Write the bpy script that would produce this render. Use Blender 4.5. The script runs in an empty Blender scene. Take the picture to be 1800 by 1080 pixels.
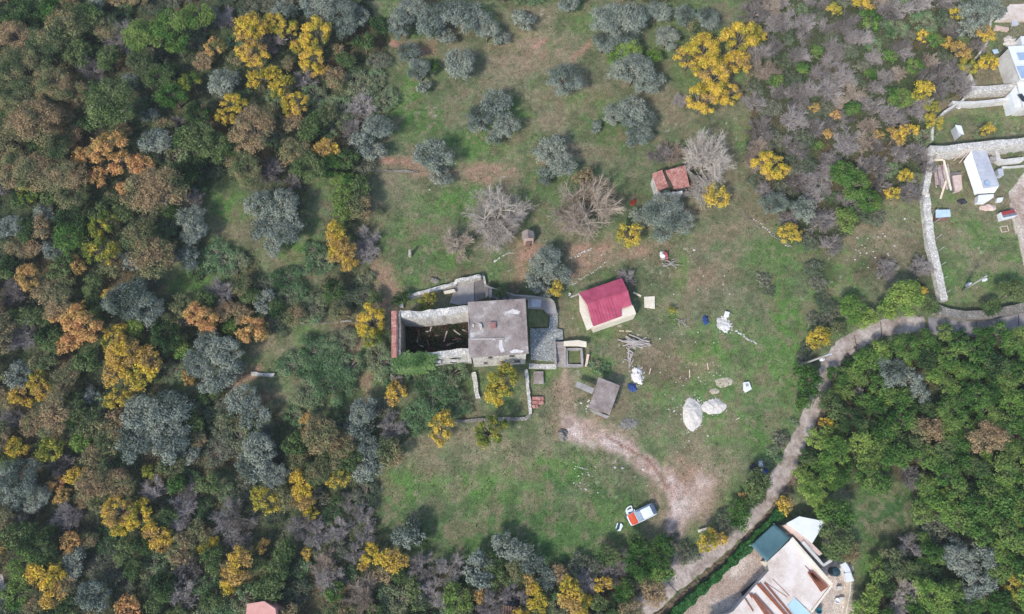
import bpy, math, random
import numpy as np
R = math.radians
S = bpy.context.scene
# ------------------------------------------------------------------ camera
CAMH = 98.0; TILT = R(19.5); FPX = 1200.0
cd = bpy.data.cameras.new("camera"); cam = bpy.data.objects.new("camera", cd)
S.collection.objects.link(cam); S.camera = cam
cam.location = (0, 0, CAMH); cam.rotation_euler = (TILT, 0, 0)
cd.sensor_width = 36.0; cd.lens = FPX / 1800 * 36; cd.clip_start = 0.5; cd.clip_end = 3000
# ------------------------------------------------------------------ sky, sun, exposure
SUN_EL, SUN_DIR = R(43), math.atan2(55, 40)            # shadows fall towards +x +y
w = bpy.data.worlds.new("World"); S.world = w; w.use_nodes = True
nt = w.node_tree; sky = nt.nodes.new("ShaderNodeTexSky"); sky.sky_type = 'NISHITA'; sky.sun_disc = False
sky.sun_elevation = SUN_EL
sx, sy = -math.cos(SUN_DIR), -math.sin(SUN_DIR)        # direction towards the sun
sky.sun_rotation = math.atan2(sx, sy)
nt.links.new(sky.outputs[0], nt.nodes['Background'].inputs[0]); nt.nodes['Background'].inputs[1].default_value = 0.15
sd = bpy.data.lights.new("sun", 'SUN'); so = bpy.data.objects.new("sun", sd); S.collection.objects.link(so)
sd.energy = 2.3; sd.angle = R(6); sd.color = (1.0, 0.95, 0.87)
from mathutils import Vector, noise as mnoise
so.rotation_euler = Vector((sx * math.cos(SUN_EL), sy * math.cos(SUN_EL), math.sin(SUN_EL))).to_track_quat('Z', 'Y').to_euler()
so.location = (-60, -60, 90)
S.view_settings.view_transform = 'Standard'; S.view_settings.look = 'None'; S.view_settings.gamma = 1
S.view_settings.exposure = 0.74
# ------------------------------------------------------------------ terrain and pixel -> place
def gz(x, y):
    return 0.065 * y + 0.35 * np.sin(x * 0.045 + 1.0) * np.cos(y * 0.05) + 0.12 * np.sin(x * 0.13) * np.sin(y * 0.11 + 2)
ct, st = math.cos(TILT), math.sin(TILT)
def ray(px, py):
    a = (px - 900) / FPX; b = -(py - 540) / FPX
    return a, b * ct + st, b * st - ct
def Wz(px, py, z):                                      # point of a pixel's ray at absolute height z
    dx, dy, dz = ray(px, py); t = (z - CAMH) / dz
    return (dx * t, dy * t, z)
def W(px, py, h=0.0):                                   # point of a pixel's ray, h above the ground
    z = 0.0
    for _ in range(12):
        x, y, _z = Wz(px, py, z + h); z = float(gz(x, y))
    return (x, y, z + h)
def G0(px, py):
    return W(px, py)[2]
def proj(x, y, z):                                      # place -> photo pixel (numpy)
    vx, vy, vz = x, y, z - CAMH
    cy = vy * ct + vz * st; cz = -vy * st + vz * ct
    cz = np.minimum(cz, -1.0)
    return 900 + FPX * vx / -cz, 540 - FPX * cy / -cz
# ------------------------------------------------------------------ object helpers
C = S.collection
def setp(o, label=None, cat=None, group=None, kind=None):
    if label: o['label'] = label
    if cat: o['category'] = cat
    if group: o['group'] = group
    if kind: o['kind'] = kind
    return o
def thing(name, label, cat, loc, rz=0, group=None):
    o = bpy.data.objects.new(name, None); C.objects.link(o); o.empty_display_size = 0.3
    o.location = loc; o.rotation_euler = (0, 0, rz)
    return setp(o, label, cat, group)
class MB:
    def __init__(s): s.v = []; s.f = []
    def add(s, v, f):
        n = len(s.v); s.v += [tuple(map(float, p)) for p in v]; s.f += [tuple(i + n for i in q) for q in f]; return s
    def prism(s, pts, z0, z1):                          # pts (x,y); z may be scalar or per point list
        n = len(pts); z0 = [z0] * n if np.isscalar(z0) else z0; z1 = [z1] * n if np.isscalar(z1) else z1
        ar = sum(pts[i][0] * pts[(i + 1) % n][1] - pts[(i + 1) % n][0] * pts[i][1] for i in range(n))
        ix = list(range(n)) if ar > 0 else list(range(n))[::-1]
        p = [pts[i] for i in ix]; a = [z0[i] for i in ix]; b = [z1[i] for i in ix]
        v = [(p[i][0], p[i][1], a[i]) for i in range(n)] + [(p[i][0], p[i][1], b[i]) for i in range(n)]
        f = [tuple(range(n))[::-1], tuple(range(n, 2 * n))] + [(i, (i + 1) % n, n + (i + 1) % n, n + i) for i in range(n)]
        return s.add(v, f)
    def box(s, c, d, rz=0, rx=0, ry=0):
        from mathutils import Euler
        M = Euler((rx, ry, rz)).to_matrix(); c = Vector(c); v = []
        for z in (-.5, .5):
            for x, y in ((-.5, -.5), (.5, -.5), (.5, .5), (-.5, .5)):
                v.append(c + M @ Vector((x * d[0], y * d[1], z * d[2])))
        return s.add(v, [(3, 2, 1, 0), (4, 5, 6, 7), (0, 1, 5, 4), (1, 2, 6, 5), (2, 3, 7, 6), (3, 0, 4, 7)])
    def bar(s, a, b, wd, ht):                           # box beam from a to b
        a = Vector(a); b = Vector(b); d = (b - a); L = d.length; d.normalize()
        u = d.cross(Vector((0, 0, 1)));  u = Vector((1, 0, 0)) if u.length < 1e-4 else u.normalized(); n = u.cross(d)
        v = []
        for e in (a, b):
            for p, q in ((-1, -1), (1, -1), (1, 1), (-1, 1)): v.append(e + u * p * wd / 2 + n * q * ht / 2)
        return s.add(v, [(0, 1, 2, 3), (7, 6, 5, 4), (4, 5, 1, 0), (5, 6, 2, 1), (6, 7, 3, 2), (7, 4, 0, 3)])
    def tube(s, pts, rs, n=6, cap=True):
        pts = [Vector(p) for p in pts]; k0 = len(s.v); N = len(pts); V = []
        if np.isscalar(rs): rs = [rs] * N
        for i, p in enumerate(pts):
            d = (pts[min(i + 1, N - 1)] - pts[max(i - 1, 0)]).normalized()
            u = d.cross(Vector((.31, .17, 1))); u.normalize(); q = d.cross(u)
            for k in range(n):
                a = 2 * math.pi * k / n; V.append(p + (u * math.cos(a) + q * math.sin(a)) * rs[i])
        F = [(i * n + k, i * n + (k + 1) % n, (i + 1) * n + (k + 1) % n, (i + 1) * n + k) for i in range(N - 1) for k in range(n)]
        if cap: F += [tuple(range(n))[::-1], tuple((N - 1) * n + k for k in range(n))]
        return s.add(V, F)
    def lathe(s, c, prof, n=20):
        V = []; c = Vector(c)
        for r, z in prof:
            for k in range(n):
                a = 2 * math.pi * k / n; V.append(c + Vector((r * math.cos(a), r * math.sin(a), z)))
        m = len(prof)
        F = [(i * n + k, i * n + (k + 1) % n, (i + 1) * n + (k + 1) % n, (i + 1) * n + k) for i in range(m - 1) for k in range(n)]
        F += [tuple(range(n))[::-1], tuple((m - 1) * n + k for k in range(n))]
        return s.add(V, F)
def root_loc(o):
    x = Vector((0, 0, 0))
    while o is not None: x += o.location; o = o.parent
    return x
def mk(name, mb, mat, parent=None, bevel=0, smooth=False):   # mesh in world coordinates -> object
    me = bpy.data.meshes.new(name)
    off = root_loc(parent) if parent else Vector((0, 0, 0))
    me.from_pydata([(a - off.x, b - off.y, c - off.z) for a, b, c in mb.v], [], mb.f)
    me.materials.append(mat)
    if smooth: me.shade_smooth()
    o = bpy.data.objects.new(name, me); C.objects.link(o); o.parent = parent
    if bevel:
        m = o.modifiers.new('bevel', 'BEVEL'); m.width = bevel; m.segments = 2; m.limit_method = 'ANGLE'
    return o
def mk1(name, label, cat, mb, mat, group=None, bevel=0, smooth=False, kind=None):  # thing that is one mesh
    a = np.array(mb.v); c = Vector((a[:, 0].mean(), a[:, 1].mean(), a[:, 2].min()))
    mb.v = [(x - c.x, y - c.y, z - c.z) for x, y, z in mb.v]
    o = mk(name, mb, mat, None, bevel, smooth); o.location = c
    return setp(o, label, cat, group, kind)
# ------------------------------------------------------------------ materials
MATS = {}
def srgb(r, g, b):
    f = lambda c: (c / 255 / 12.92) if c / 255 < .04045 else ((c / 255 + .055) / 1.055) ** 2.4
    return (f(r), f(g), f(b), 1)
def mat(name, cols, scale=1.0, rough=.9, bump=.3, fine=.25, metal=0, stops=None, bscale=8, kind='noise', spec=.3):
    if name in MATS: return MATS[name]
    m = bpy.data.materials.new(name); m.use_nodes = True; t = m.node_tree; N = t.nodes; L = t.links
    p = N['Principled BSDF']; p.inputs['Roughness'].default_value = rough; p.inputs['Metallic'].default_value = metal
    p.inputs['Specular IOR Level'].default_value = spec
    tc = N.new('ShaderNodeTexCoord')
    nz = N.new('ShaderNodeTexNoise'); nz.inputs['Scale'].default_value = scale; nz.inputs['Detail'].default_value = 6; nz.inputs['Roughness'].default_value = .65
    L.new(tc.outputs['Object'], nz.inputs['Vector'])
    cr = N.new('ShaderNodeValToRGB'); el = cr.color_ramp.elements
    k = len(cols); stops = stops or [0.3 + 0.4 * i / max(1, k - 1) for i in range(k)]
    while len(el) < k: el.new(.5)
    for i in range(k): el[i].position = stops[i]; el[i].color = cols[i] if len(cols[i]) == 4 else (*cols[i], 1)
    L.new(nz.outputs['Fac'], cr.inputs[0])
    n2 = N.new('ShaderNodeTexNoise'); n2.inputs['Scale'].default_value = bscale; n2.inputs['Detail'].default_value = 4
    L.new(tc.outputs['Object'], n2.inputs['Vector'])
    mr = N.new('ShaderNodeMapRange'); mr.inputs[1].default_value = .3; mr.inputs[2].default_value = .7
    mr.inputs[3].default_value = 1 - fine; mr.inputs[4].default_value = 1 + fine; L.new(n2.outputs['Fac'], mr.inputs[0])
    mx = N.new('ShaderNodeMix'); mx.data_type = 'RGBA'; mx.blend_type = 'MULTIPLY'; mx.inputs[0].default_value = 1
    L.new(cr.outputs[0], mx.inputs[6]); L.new(mr.outputs[0], mx.inputs[7]); L.new(mx.outputs[2], p.inputs['Base Color'])
    if bump:
        b = N.new('ShaderNodeBump'); b.inputs['Strength'].default_value = bump; b.inputs['Distance'].default_value = .08
        L.new(n2.outputs['Fac'], b.inputs['Height']); L.new(b.outputs[0], p.inputs['Normal'])
    MATS[name] = m; return m
def masonry(name, c1, c2, mortar, scale=2.2, bump=.6, rot=0):
    if name in MATS: return MATS[name]
    m = mat(name, [c1, c2], .7, bump=.5, fine=.3, bscale=5); t = m.node_tree; N = t.nodes; L = t.links
    vo = N.new('ShaderNodeTexVoronoi'); vo.feature = 'DISTANCE_TO_EDGE'; vo.inputs['Scale'].default_value = scale
    tc = N.new('ShaderNodeTexCoord'); L.new(tc.outputs['Object'], vo.inputs['Vector'])
    st_ = N.new('ShaderNodeMapRange'); st_.inputs[1].default_value = .02; st_.inputs[2].default_value = .09; L.new(vo.outputs['Distance'], st_.inputs[0])
    v2 = N.new('ShaderNodeTexVoronoi'); v2.inputs['Scale'].default_value = scale; L.new(tc.outputs['Object'], v2.inputs['Vector'])
    p = N['Principled BSDF']; old = p.inputs['Base Color'].links[0].from_socket
    hs = N.new('ShaderNodeMix'); hs.data_type = 'RGBA'; hs.blend_type = 'MULTIPLY'; hs.inputs[0].default_value = .45
    bw = N.new('ShaderNodeRGBToBW'); L.new(v2.outputs['Color'], bw.inputs[0]); L.new(old, hs.inputs[6]); L.new(bw.outputs[0], hs.inputs[7])
    mx = N.new('ShaderNodeMix'); mx.data_type = 'RGBA'; mx.inputs[6].default_value = (*mortar[:3], 1)
    L.new(st_.outputs[0], mx.inputs[0]); L.new(hs.outputs[2], mx.inputs[7]); L.new(mx.outputs[2], p.inputs['Base Color'])
    b = N.new('ShaderNodeBump'); b.inputs['Strength'].default_value = bump; b.inputs['Distance'].default_value = .05
    L.new(st_.outputs[0], b.inputs['Height']); L.new(p.inputs['Normal'].links[0].from_socket, b.inputs['Normal']); L.new(b.outputs[0], p.inputs['Normal'])
    return m
def leafmat(name, cols, transl=.25, cs=.45, var=.24):
    if name in MATS: return MATS[name]
    m = bpy.data.materials.new(name); m.use_nodes = True; t = m.node_tree; N = t.nodes; L = t.links
    N.remove(N['Principled BSDF'])
    oi = N.new('ShaderNodeObjectInfo'); ge = N.new('ShaderNodeNewGeometry'); tc = N.new('ShaderNodeTexCoord')
    nz = N.new('ShaderNodeTexNoise'); nz.inputs['Scale'].default_value = cs; nz.inputs['Detail'].default_value = 3; nz.noise_dimensions = '4D'
    L.new(tc.outputs['Object'], nz.inputs['Vector'])
    mu = N.new('ShaderNodeMath'); mu.operation = 'MULTIPLY'; mu.inputs[1].default_value = 37; L.new(oi.outputs['Random'], mu.inputs[0]); L.new(mu.outputs[0], nz.inputs['W'])
    ad = N.new('ShaderNodeMath'); ad.operation = 'MULTIPLY_ADD'; ad.inputs[1].default_value = .16; L.new(ge.outputs['Random Per Island'], ad.inputs[0])
    n0 = N.new('ShaderNodeMath'); n0.operation = 'MULTIPLY_ADD'; n0.inputs[1].default_value = 1.9; n0.inputs[2].default_value = -.5; L.new(nz.outputs['Fac'], n0.inputs[0]); L.new(n0.outputs[0], ad.inputs[2])
    a2 = N.new('ShaderNodeMath'); a2.operation = 'MULTIPLY_ADD'; a2.inputs[1].default_value = .45; L.new(oi.outputs['Random'], a2.inputs[0]); L.new(ad.outputs[0], a2.inputs[2])
    cr = N.new('ShaderNodeValToRGB'); el = cr.color_ramp.elements; k = len(cols)
    while len(el) < k: el.new(.5)
    for i in range(k): el[i].position = .32 + .66 * i / max(1, k - 1); el[i].color = (*cols[i][:3], 1)
    L.new(a2.outputs[0], cr.inputs[0])
    # leaf-to-leaf brightness
    m2 = N.new('ShaderNodeMath'); m2.operation = 'MULTIPLY'; m2.inputs[1].default_value = 7.13; L.new(ge.outputs['Random Per Island'], m2.inputs[0])
    fr = N.new('ShaderNodeMath'); fr.operation = 'FRACT'; L.new(m2.outputs[0], fr.inputs[0])
    mr = N.new('ShaderNodeMapRange'); mr.inputs[3].default_value = 1 - var; mr.inputs[4].default_value = 1 + var; L.new(fr.outputs[0], mr.inputs[0])
    mx = N.new('ShaderNodeMix'); mx.data_type = 'RGBA'; mx.blend_type = 'MULTIPLY'; mx.inputs[0].default_value = 1
    L.new(cr.outputs[0], mx.inputs[6]); L.new(mr.outputs[0], mx.inputs[7])
    df = N.new('ShaderNodeBsdfDiffuse'); tr = N.new('ShaderNodeBsdfTranslucent'); ms = N.new('ShaderNodeMixShader'); ms.inputs[0].default_value = transl
    L.new(mx.outputs[2], df.inputs[0]); L.new(mx.outputs[2], tr.inputs[0]); L.new(df.outputs[0], ms.inputs[1]); L.new(tr.outputs[0], ms.inputs[2])
    L.new(ms.outputs[0], N['Material Output'].inputs['Surface']); MATS[name] = m; return m
# ------------------------------------------------------------------ numpy noise in photo/ground space
def vnoise(x, y, sc, seed):
    rg = np.random.RandomState(seed); T = rg.rand(256, 256)
    u = x / sc + 1000; v = y / sc + 1000; i = np.floor(u).astype(int); j = np.floor(v).astype(int); fu = u - i; fv = v - j
    fu = fu * fu * (3 - 2 * fu); fv = fv * fv * (3 - 2 * fv)
    a = T[i % 256, j % 256]; b = T[(i + 1) % 256, j % 256]; c = T[i % 256, (j + 1) % 256]; d = T[(i + 1) % 256, (j + 1) % 256]
    return (a * (1 - fu) + b * fu) * (1 - fv) + (c * (1 - fu) + d * fu) * fv
def fbm(x, y, sc, seed, o=4):
    s = 0; a = .5; t = 0
    for k in range(o): s = s + a * vnoise(x, y, sc / 2 ** k, seed + k); t += a; a *= .55
    return s / t
def inpoly(x, y, P):
    r = np.zeros(x.shape, bool); n = len(P)
    for i in range(n):
        x1, y1 = P[i]; x2, y2 = P[(i + 1) % n]
        if y1 == y2: continue
        c = ((y1 > y) != (y2 > y)) & (x < (x2 - x1) * (y - y1) / (y2 - y1) + x1); r ^= c
    return r
def seg_dist(x, y, pts):
    d = np.full(x.shape, 1e9)
    for (x1, y1), (x2, y2) in zip(pts[:-1], pts[1:]):
        L2 = (x2 - x1) ** 2 + (y2 - y1) ** 2; t = np.clip(((x - x1) * (x2 - x1) + (y - y1) * (y2 - y1)) / L2, 0, 1)
        d = np.minimum(d, np.hypot(x - x1 - t * (x2 - x1), y - y1 - t * (y2 - y1)))
    return d
# ------------------------------------------------------------------ regions of the place (outlines on the ground)
F_LEFT = [(-400,-300),(640,-300),(640,0),(690,60),(680,180),(640,300),(640,480),(690,640),(740,740),(690,800),(655,870),(660,920),(700,1000),(900,1020),(960,1300),(-400,1300)]
F_BOT = [(700,985),(1000,1000),(1090,965),(1180,950),(1170,1010),(1110,1080),(1050,1300),(700,1300)]
F_TR = [(1240,-300),(1800,-300),(1745,0),(1700,150),(1640,200),(1632,330),(1560,355),(1480,420),(1420,430),(1370,380),(1320,310),(1320,190),(1330,60)]
F_OR = [(1480,640),(1620,585),(2200,580),(2200,1300),(1510,1300),(1520,1040),(1580,990),(1620,930),(1610,850),(1500,850),(1410,860),(1400,820),(1450,720)]
F_TOP = [(640,-300),(1260,-300),(1240,0),(640,0)]
CLEAR = [(400,385,60,75),(330,490,55,35),(520,450,70,55),(565,345,32,60),(330,660,22,45),(560,650,100,80),(420,640,40,50),(660,650,45,60),(540,620,120,60),(750,700,70,50)]
def clearing(x, y):
    m = np.zeros(x.shape)
    for cx, cy, rx, ry in CLEAR: m = np.maximum(m, 1.25 - np.hypot((x - cx) / rx, (y - cy) / ry))
    return np.clip(m * 2, 0, 1)
TRACK = [([(1003,738),(1045,762),(1105,794),(1158,832),(1184,872),(1190,910),(1183,955)], 36), ([(1235,855),(1215,880),(1200,905)], 40), ([(1040,770),(1010,760)],40)]
YARD = [(1100,1180),(1185,1080),(1230,1035),(1300,975),(1330,960),(1360,1003),(1300,1060),(1290,1180)]
YARD2 = [(1395,955),(1420,1300),(1560,1300),(1500,1070),(1500,1000),(1485,985),(1455,990)]
YARD3 = [(1772,340),(1800,300),(2100,300),(2100,470),(1800,470),(1790,430)]
YARD4 = [(1745,36),(1775,8),(2100,8),(2100,36)]
def blobmask(x, y, L):
    m = np.zeros(x.shape)
    for b in L:
        cx, cy, rx, ry = b[:4]; an = R(b[4]) if len(b) > 4 else 0; s = b[5] if len(b) > 5 else 1
        dx = x - cx; dy = y - cy; u = dx * math.cos(an) + dy * math.sin(an); v = -dx * math.sin(an) + dy * math.cos(an)
        m = np.maximum(m, s * np.clip(1.6 - np.hypot(u / rx, v / ry) * 1.1, 0, 1))
    return np.clip(m, 0, 1)
GREEN = [(1570,900,70,70,0,1),(1385,570,30,110,-8,.9),(1350,650,60,70,0,.8),(1355,450,50,35,0,.6),(1480,480,45,40,0,1),(1300,600,50,50,0,.6),(1240,620,50,40),(720,170,30,50,0,1),(740,215,50,40,0,1),(830,255,70,30,0,.8),(690,430,50,60,0,.5),
 (820,350,60,30,0,.8),(935,355,40,40,0,.6),(1030,175,40,20,0,.8),(900,210,30,30,0,.9),(1080,225,60,40,0,.6),(1320,235,35,30,0,.9),(1720,410,45,35,0,.7),(1740,500,60,30,0,.9),(1770,440,30,40,0,.7),(1680,490,25,60,0,.7),
 (1560,880,60,45,0,.6),(1550,960,25,60,0,.8),(1250,690,60,40,0,.7),(1290,745,70,50,0,.6),(1170,690,50,40,0,.7),(720,860,70,30,0,.8),(870,870,90,60,0,.8),(980,830,60,30,0,1),(900,940,150,50,0,.9),(1050,900,60,60,0,.8),
 (640,440,30,60,0,.5),(400,360,35,50,0,.8),(390,460,60,30,0,.9),(340,500,40,25,0,.8),(520,440,50,20,0,.9),(950,660,30,25,0,.7),(1190,560,20,15,0,.9),(1190,480,20,40,0,.8),(1060,640,30,15,0,.9),(720,500,60,25,0,.6),(780,450,50,25,0,.7),
 (1640,1040,60,50,0,.8),(1660,215,30,10,0,.5),(1750,205,60,20,0,.7),(1680,340,20,25,0,.9),(1340,780,20,60,0,.8),(1275,900,20,70,40,.6),(1110,880,30,40,0,.4),(670,700,30,40,0,.4),(1200,640,30,30,0,.4),(1400,420,10,50,-60,1),(870,500,40,15,0,.5),(760,110,40,20,0,.5),(660,50,40,30,0,.5),(1030,30,40,20,0,.6),(1535,1000,20,40,0,.9)]
DGREEN = [(1570,900,70,70,0,1),(760,930,120,40,0,.9),(900,920,130,50,0,.8),(1000,960,80,40,0,.8),(1020,860,90,20,15,.8),(880,980,100,30,0,.6),(750,215,50,40,0,.6),(1080,230,60,40,0,.5),(1160,460,15,30,0,.7),(700,440,60,40,0,.3),(1340,730,15,60,0,.4),(1520,430,20,60,0,.3),(940,400,50,60,0,.3),(1310,440,70,60,0,.2),(1560,940,40,50,0,.4)]  # darker green grass; on the lower lawn it also paints in broad soft shade
DRY = [(1185,630,80,60,0,1),(1060,450,60,30,0,.9),(1240,820,50,70,0,.9),(1700,360,60,20,0,.8),(1740,455,30,30,-30,.8),(1180,420,80,40,0,.6),(1230,490,70,50,0,.7),(1090,440,110,30,0,.8),(1300,400,90,25,0,.5),(940,85,90,70,0,.7),(950,170,120,60,0,.5),(720,320,60,25,0,.7),(880,310,50,40,0,.7),(1150,900,35,80,0,.6),(1250,830,60,60,0,.8),(1290,660,60,25,0,.7),(1180,500,40,80,0,.6),
 (1530,430,70,60,0,.9),(1590,400,40,80,0,.8),(1470,420,60,30,0,.8),(1730,390,50,20,0,.7),(1690,440,20,40,0,.8),(1790,380,25,70,0,.9),(640,560,60,30,0,.8),(560,520,90,30,0,.5),(480,600,40,30,0,.8),(700,350,70,40,0,.4),(900,800,90,40,0,.7),(700,790,50,30,0,.7),(950,720,30,60,0,.5),(1190,190,60,30,0,.6),
 (1570,870,40,30,0,.6),(1710,160,60,80,0,.8),(1660,170,50,40,0,.8),(1110,760,60,30,0,.5),(1040,830,40,20,0,.5),(1230,930,40,30,0,.4),(800,780,80,30,0,.7),(1390,200,40,60,0,.5),(1420,590,30,60,0,.5),(1330,490,40,50,0,.4),(960,880,100,20,10,.4),(820,920,60,40,0,.4),(430,440,50,60,0,.4),(1020,560,20,50,0,.7),(1690,395,50,20,0,.9)]
RED = [(690,70,50,7,5,1),(735,80,30,7,8,1),(760,85,20,14,0,.7),(950,80,26,5,-38,.9),(1030,92,26,5,-38,.9),(690,287,55,9,5,.9),(850,300,60,15,0,.6),(925,440,22,26,0,.8),(905,470,15,30,0,.6),(1015,470,50,20,-20,.6),(1040,435,45,12,0,.7),(1120,440,40,12,0,.6),(425,660,28,10,-35,.9),(475,690,14,10,0,.5),(960,275,30,16,0,.4),(680,490,14,40,-20,.6),(660,510,8,40,-25,.8),
 (1195,870,50,70,0,.6),(1230,490,60,30,0,.3),(1010,750,50,14,20,.6),(630,640,10,60,-15,.6),(650,690,12,50,0,.5),(830,300,40,10,0,.4),(620,570,40,14,0,.4),(1040,630,10,20,0,.5),(920,90,60,30,0,.3),(1180,640,60,40,0,.3),(310,570,16,12,0,.7),(990,690,20,30,0,.5),(1280,410,30,15,0,.3),(760,300,40,8,0,.5),(1195,370,40,6,0,.4)]
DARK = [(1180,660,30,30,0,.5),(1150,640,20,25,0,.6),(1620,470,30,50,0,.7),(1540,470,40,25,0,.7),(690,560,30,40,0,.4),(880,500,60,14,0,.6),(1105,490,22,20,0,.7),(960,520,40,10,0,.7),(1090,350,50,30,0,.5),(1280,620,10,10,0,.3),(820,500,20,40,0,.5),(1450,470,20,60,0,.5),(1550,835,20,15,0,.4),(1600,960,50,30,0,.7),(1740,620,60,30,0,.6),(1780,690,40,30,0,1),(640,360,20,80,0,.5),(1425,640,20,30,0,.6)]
def soil_colour(x, y, px, py):
    wx = px + (fbm(x, y, 6, 11) - .5) * 46; wy = py + (fbm(x, y, 6, 21) - .5) * 46
    n1 = fbm(x, y, 5, 31); n2 = fbm(x, y, 1.3, 41, 5); n3 = fbm(x, y, 14, 51)
    c = lambda *k: np.array(srgb(*k)[:3])
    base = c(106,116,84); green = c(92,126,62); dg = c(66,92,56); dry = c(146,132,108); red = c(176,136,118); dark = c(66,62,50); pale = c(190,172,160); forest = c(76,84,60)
    col = np.broadcast_to(base, x.shape + (3,)).copy()
    def mixin(cc, m):
        m = np.clip(m, 0, 1)[..., None]; col[:] = col * (1 - m) + cc * m
    sp = np.clip((n2 - .5) * 5 + .5, 0, 1)
    mixin(dry, np.clip((n3 - .45) * 3, 0, 1) * .35 * sp + np.clip((n1 - .55) * 3, 0, .4))
    mixin(green, np.clip((.5 - n1) * 3, 0, .4))
    mixin(dry, blobmask(wx, wy, DRY) * (.35 + .65 * sp))
    mixin(green, blobmask(wx, wy, GREEN) * (1.0 - .28 * sp))
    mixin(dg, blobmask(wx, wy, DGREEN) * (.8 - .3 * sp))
    n4 = fbm(x, y, .9, 61, 3); n5 = fbm(x, y, 2.6, 71, 3)
    mixin(dry * .92, np.clip((n4 - .56) * 5, 0, .55)); mixin(c(84,92,64), np.clip((.42 - n5) * 5, 0, .5)); mixin(c(126,112,90), np.clip((n5 - .58) * 6, 0, .5))
    mixin(red, blobmask(wx, wy, RED) * (.5 + .5 * sp))
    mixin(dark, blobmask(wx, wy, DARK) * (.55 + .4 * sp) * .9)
    cl = clearing(wx, wy)
    fm = np.zeros(x.shape)
    for P in (F_LEFT, F_BOT, F_TR, F_OR, F_TOP): fm = np.maximum(fm, inpoly(wx, wy, P).astype(float))
    keep = np.maximum(cl, blobmask(wx, wy, [b for b in GREEN if b[0] < 660]) )
    keep = np.maximum(keep, .9 * blobmask(wx, wy, [b for b in RED if b[0] < 680]))
    mixin(forest * 1.0, fm * (1 - keep) * (.7 + .3 * sp))
    mixin(c(104,84,64), fm * (1 - keep) * np.clip((n1 - .55) * 5, 0, .7))
    tm = np.zeros(x.shape)
    for pts, wd in TRACK: tm = np.maximum(tm, np.clip(1.3 - seg_dist(wx * .6 + px * .4 + (n2 - .5) * 22, wy * .6 + py * .4 + (n2 - .5) * 22, pts) / (wd * .5), 0, 1))
    mixin(c(188,162,150), np.clip(tm * 1.3, 0, 1) * np.clip(.45 + .5 * sp + .3 * (n1 - .4), 0, 1)); mixin(c(204,188,178), np.clip(tm * 1.5 - .5, 0, 1) * np.clip((n5 - .5) * 6, 0, .8)); mixin(c(150,122,108), tm * np.clip((n4 - .55) * 6, 0, .7))
    mixin(c(176,152,134), .8 * blobmask(wx, wy, [(992,700,8,50,10),(1010,720,14,12),(1060,745,50,14,25,.7),(1225,880,30,60,20,.8),(1010,670,20,30,0,.5)]) * (.4 + .6 * sp))
    rut = np.clip(1.2 - seg_dist(px + (n2 - .5) * 10, py + (n2 - .5) * 8, [(1068,768),(1100,788),(1140,808),(1160,835),(1172,860)]) / 2.6, 0, 1)
    mixin(c(128,88,70), rut * .85)
    ym = np.zeros(x.shape)
    for P in (YARD, YARD2, YARD3, YARD4): ym = np.maximum(ym, inpoly(wx * .3 + px * .7, wy * .3 + py * .7, P).astype(float))
    mixin(c(214,198,186), ym * (.75 + .25 * sp)); mixin(c(168,146,132), ym * np.clip((n1 - .5) * 5, 0, .8))
    # scattered pale stony flecks
    st_ = np.clip((vnoise(x, y, .45, 77) - .9) * 12, 0, 1) * np.clip((vnoise(x, y, 5, 78) - .45) * 4, 0, 1)
    mixin(c(196,188,172), st_ * .55 * (1 - fm))
    return col, tm, ym
# ------------------------------------------------------------------ ground, split into field / dirt track / sandy yards
def axis(lo, hi, step, far):
    a = list(np.arange(lo, hi + 1e-6, step)); s = step; p = hi; q = lo; up = []; dn = []
    while p < far: s *= 1.5; p += s; q -= s; up.append(p); dn.append(q)
    return np.array(dn[::-1] + a + up)
gx = axis(-92, 92, .27, 700); gy = axis(-20, 106, .27, 700)
X, Y = np.meshgrid(gx, gy); Z = gz(X, Y)
far = np.clip((np.hypot(X, Y - 40) - 130) / 200, 0, 1); Z = Z * (1 - far) + far * (np.clip(Y, -300, 300) * .065)
PX, PY = proj(X, Y, Z)
PX = np.where(np.hypot(X, Y) > 160, -3000, PX)
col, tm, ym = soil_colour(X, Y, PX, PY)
Zb = Z + (fbm(X, Y, 1.1, 91) - .5) * .16 * (1 - far)
idx = np.arange(X.size).reshape(X.shape)
Q = np.stack([idx[:-1, :-1], idx[:-1, 1:], idx[1:, 1:], idx[1:, :-1]], -1).reshape(-1, 4)
tf = tm[:-1, :-1].ravel() > .45; yf = (ym[:-1, :-1].ravel() > .5) & ~tf
gm = bpy.data.materials.new('soil and grass'); gm.use_nodes = True
t = gm.node_tree; N = t.nodes; L = t.links; p = N['Principled BSDF']; p.inputs['Roughness'].default_value = 1; p.inputs['Specular IOR Level'].default_value = .1
at = N.new('ShaderNodeAttribute'); at.attribute_name = 'soil'
tc = N.new('ShaderNodeTexCoord')
prev = at.outputs['Color']
for sc, lo, hi, rg in ((1.6, .82, 1.18, 0), (7, .62, 1.38, 0), (24, .7, 1.3, 0)):
    nz = N.new('ShaderNodeTexNoise'); nz.inputs['Scale'].default_value = sc; nz.inputs['Detail'].default_value = 3; L.new(tc.outputs['Object'], nz.inputs['Vector'])
    mr = N.new('ShaderNodeMapRange'); mr.inputs[1].default_value = .32; mr.inputs[2].default_value = .68; mr.inputs[3].default_value = lo; mr.inputs[4].default_value = hi; L.new(nz.outputs['Fac'], mr.inputs[0])
    mx = N.new('ShaderNodeMix'); mx.data_type = 'RGBA'; mx.blend_type = 'MULTIPLY'; mx.inputs[0].default_value = 1
    L.new(prev, mx.inputs[6]); L.new(mr.outputs[0], mx.inputs[7]); prev = mx.outputs[2]
L.new(prev, p.inputs['Base Color'])
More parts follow.
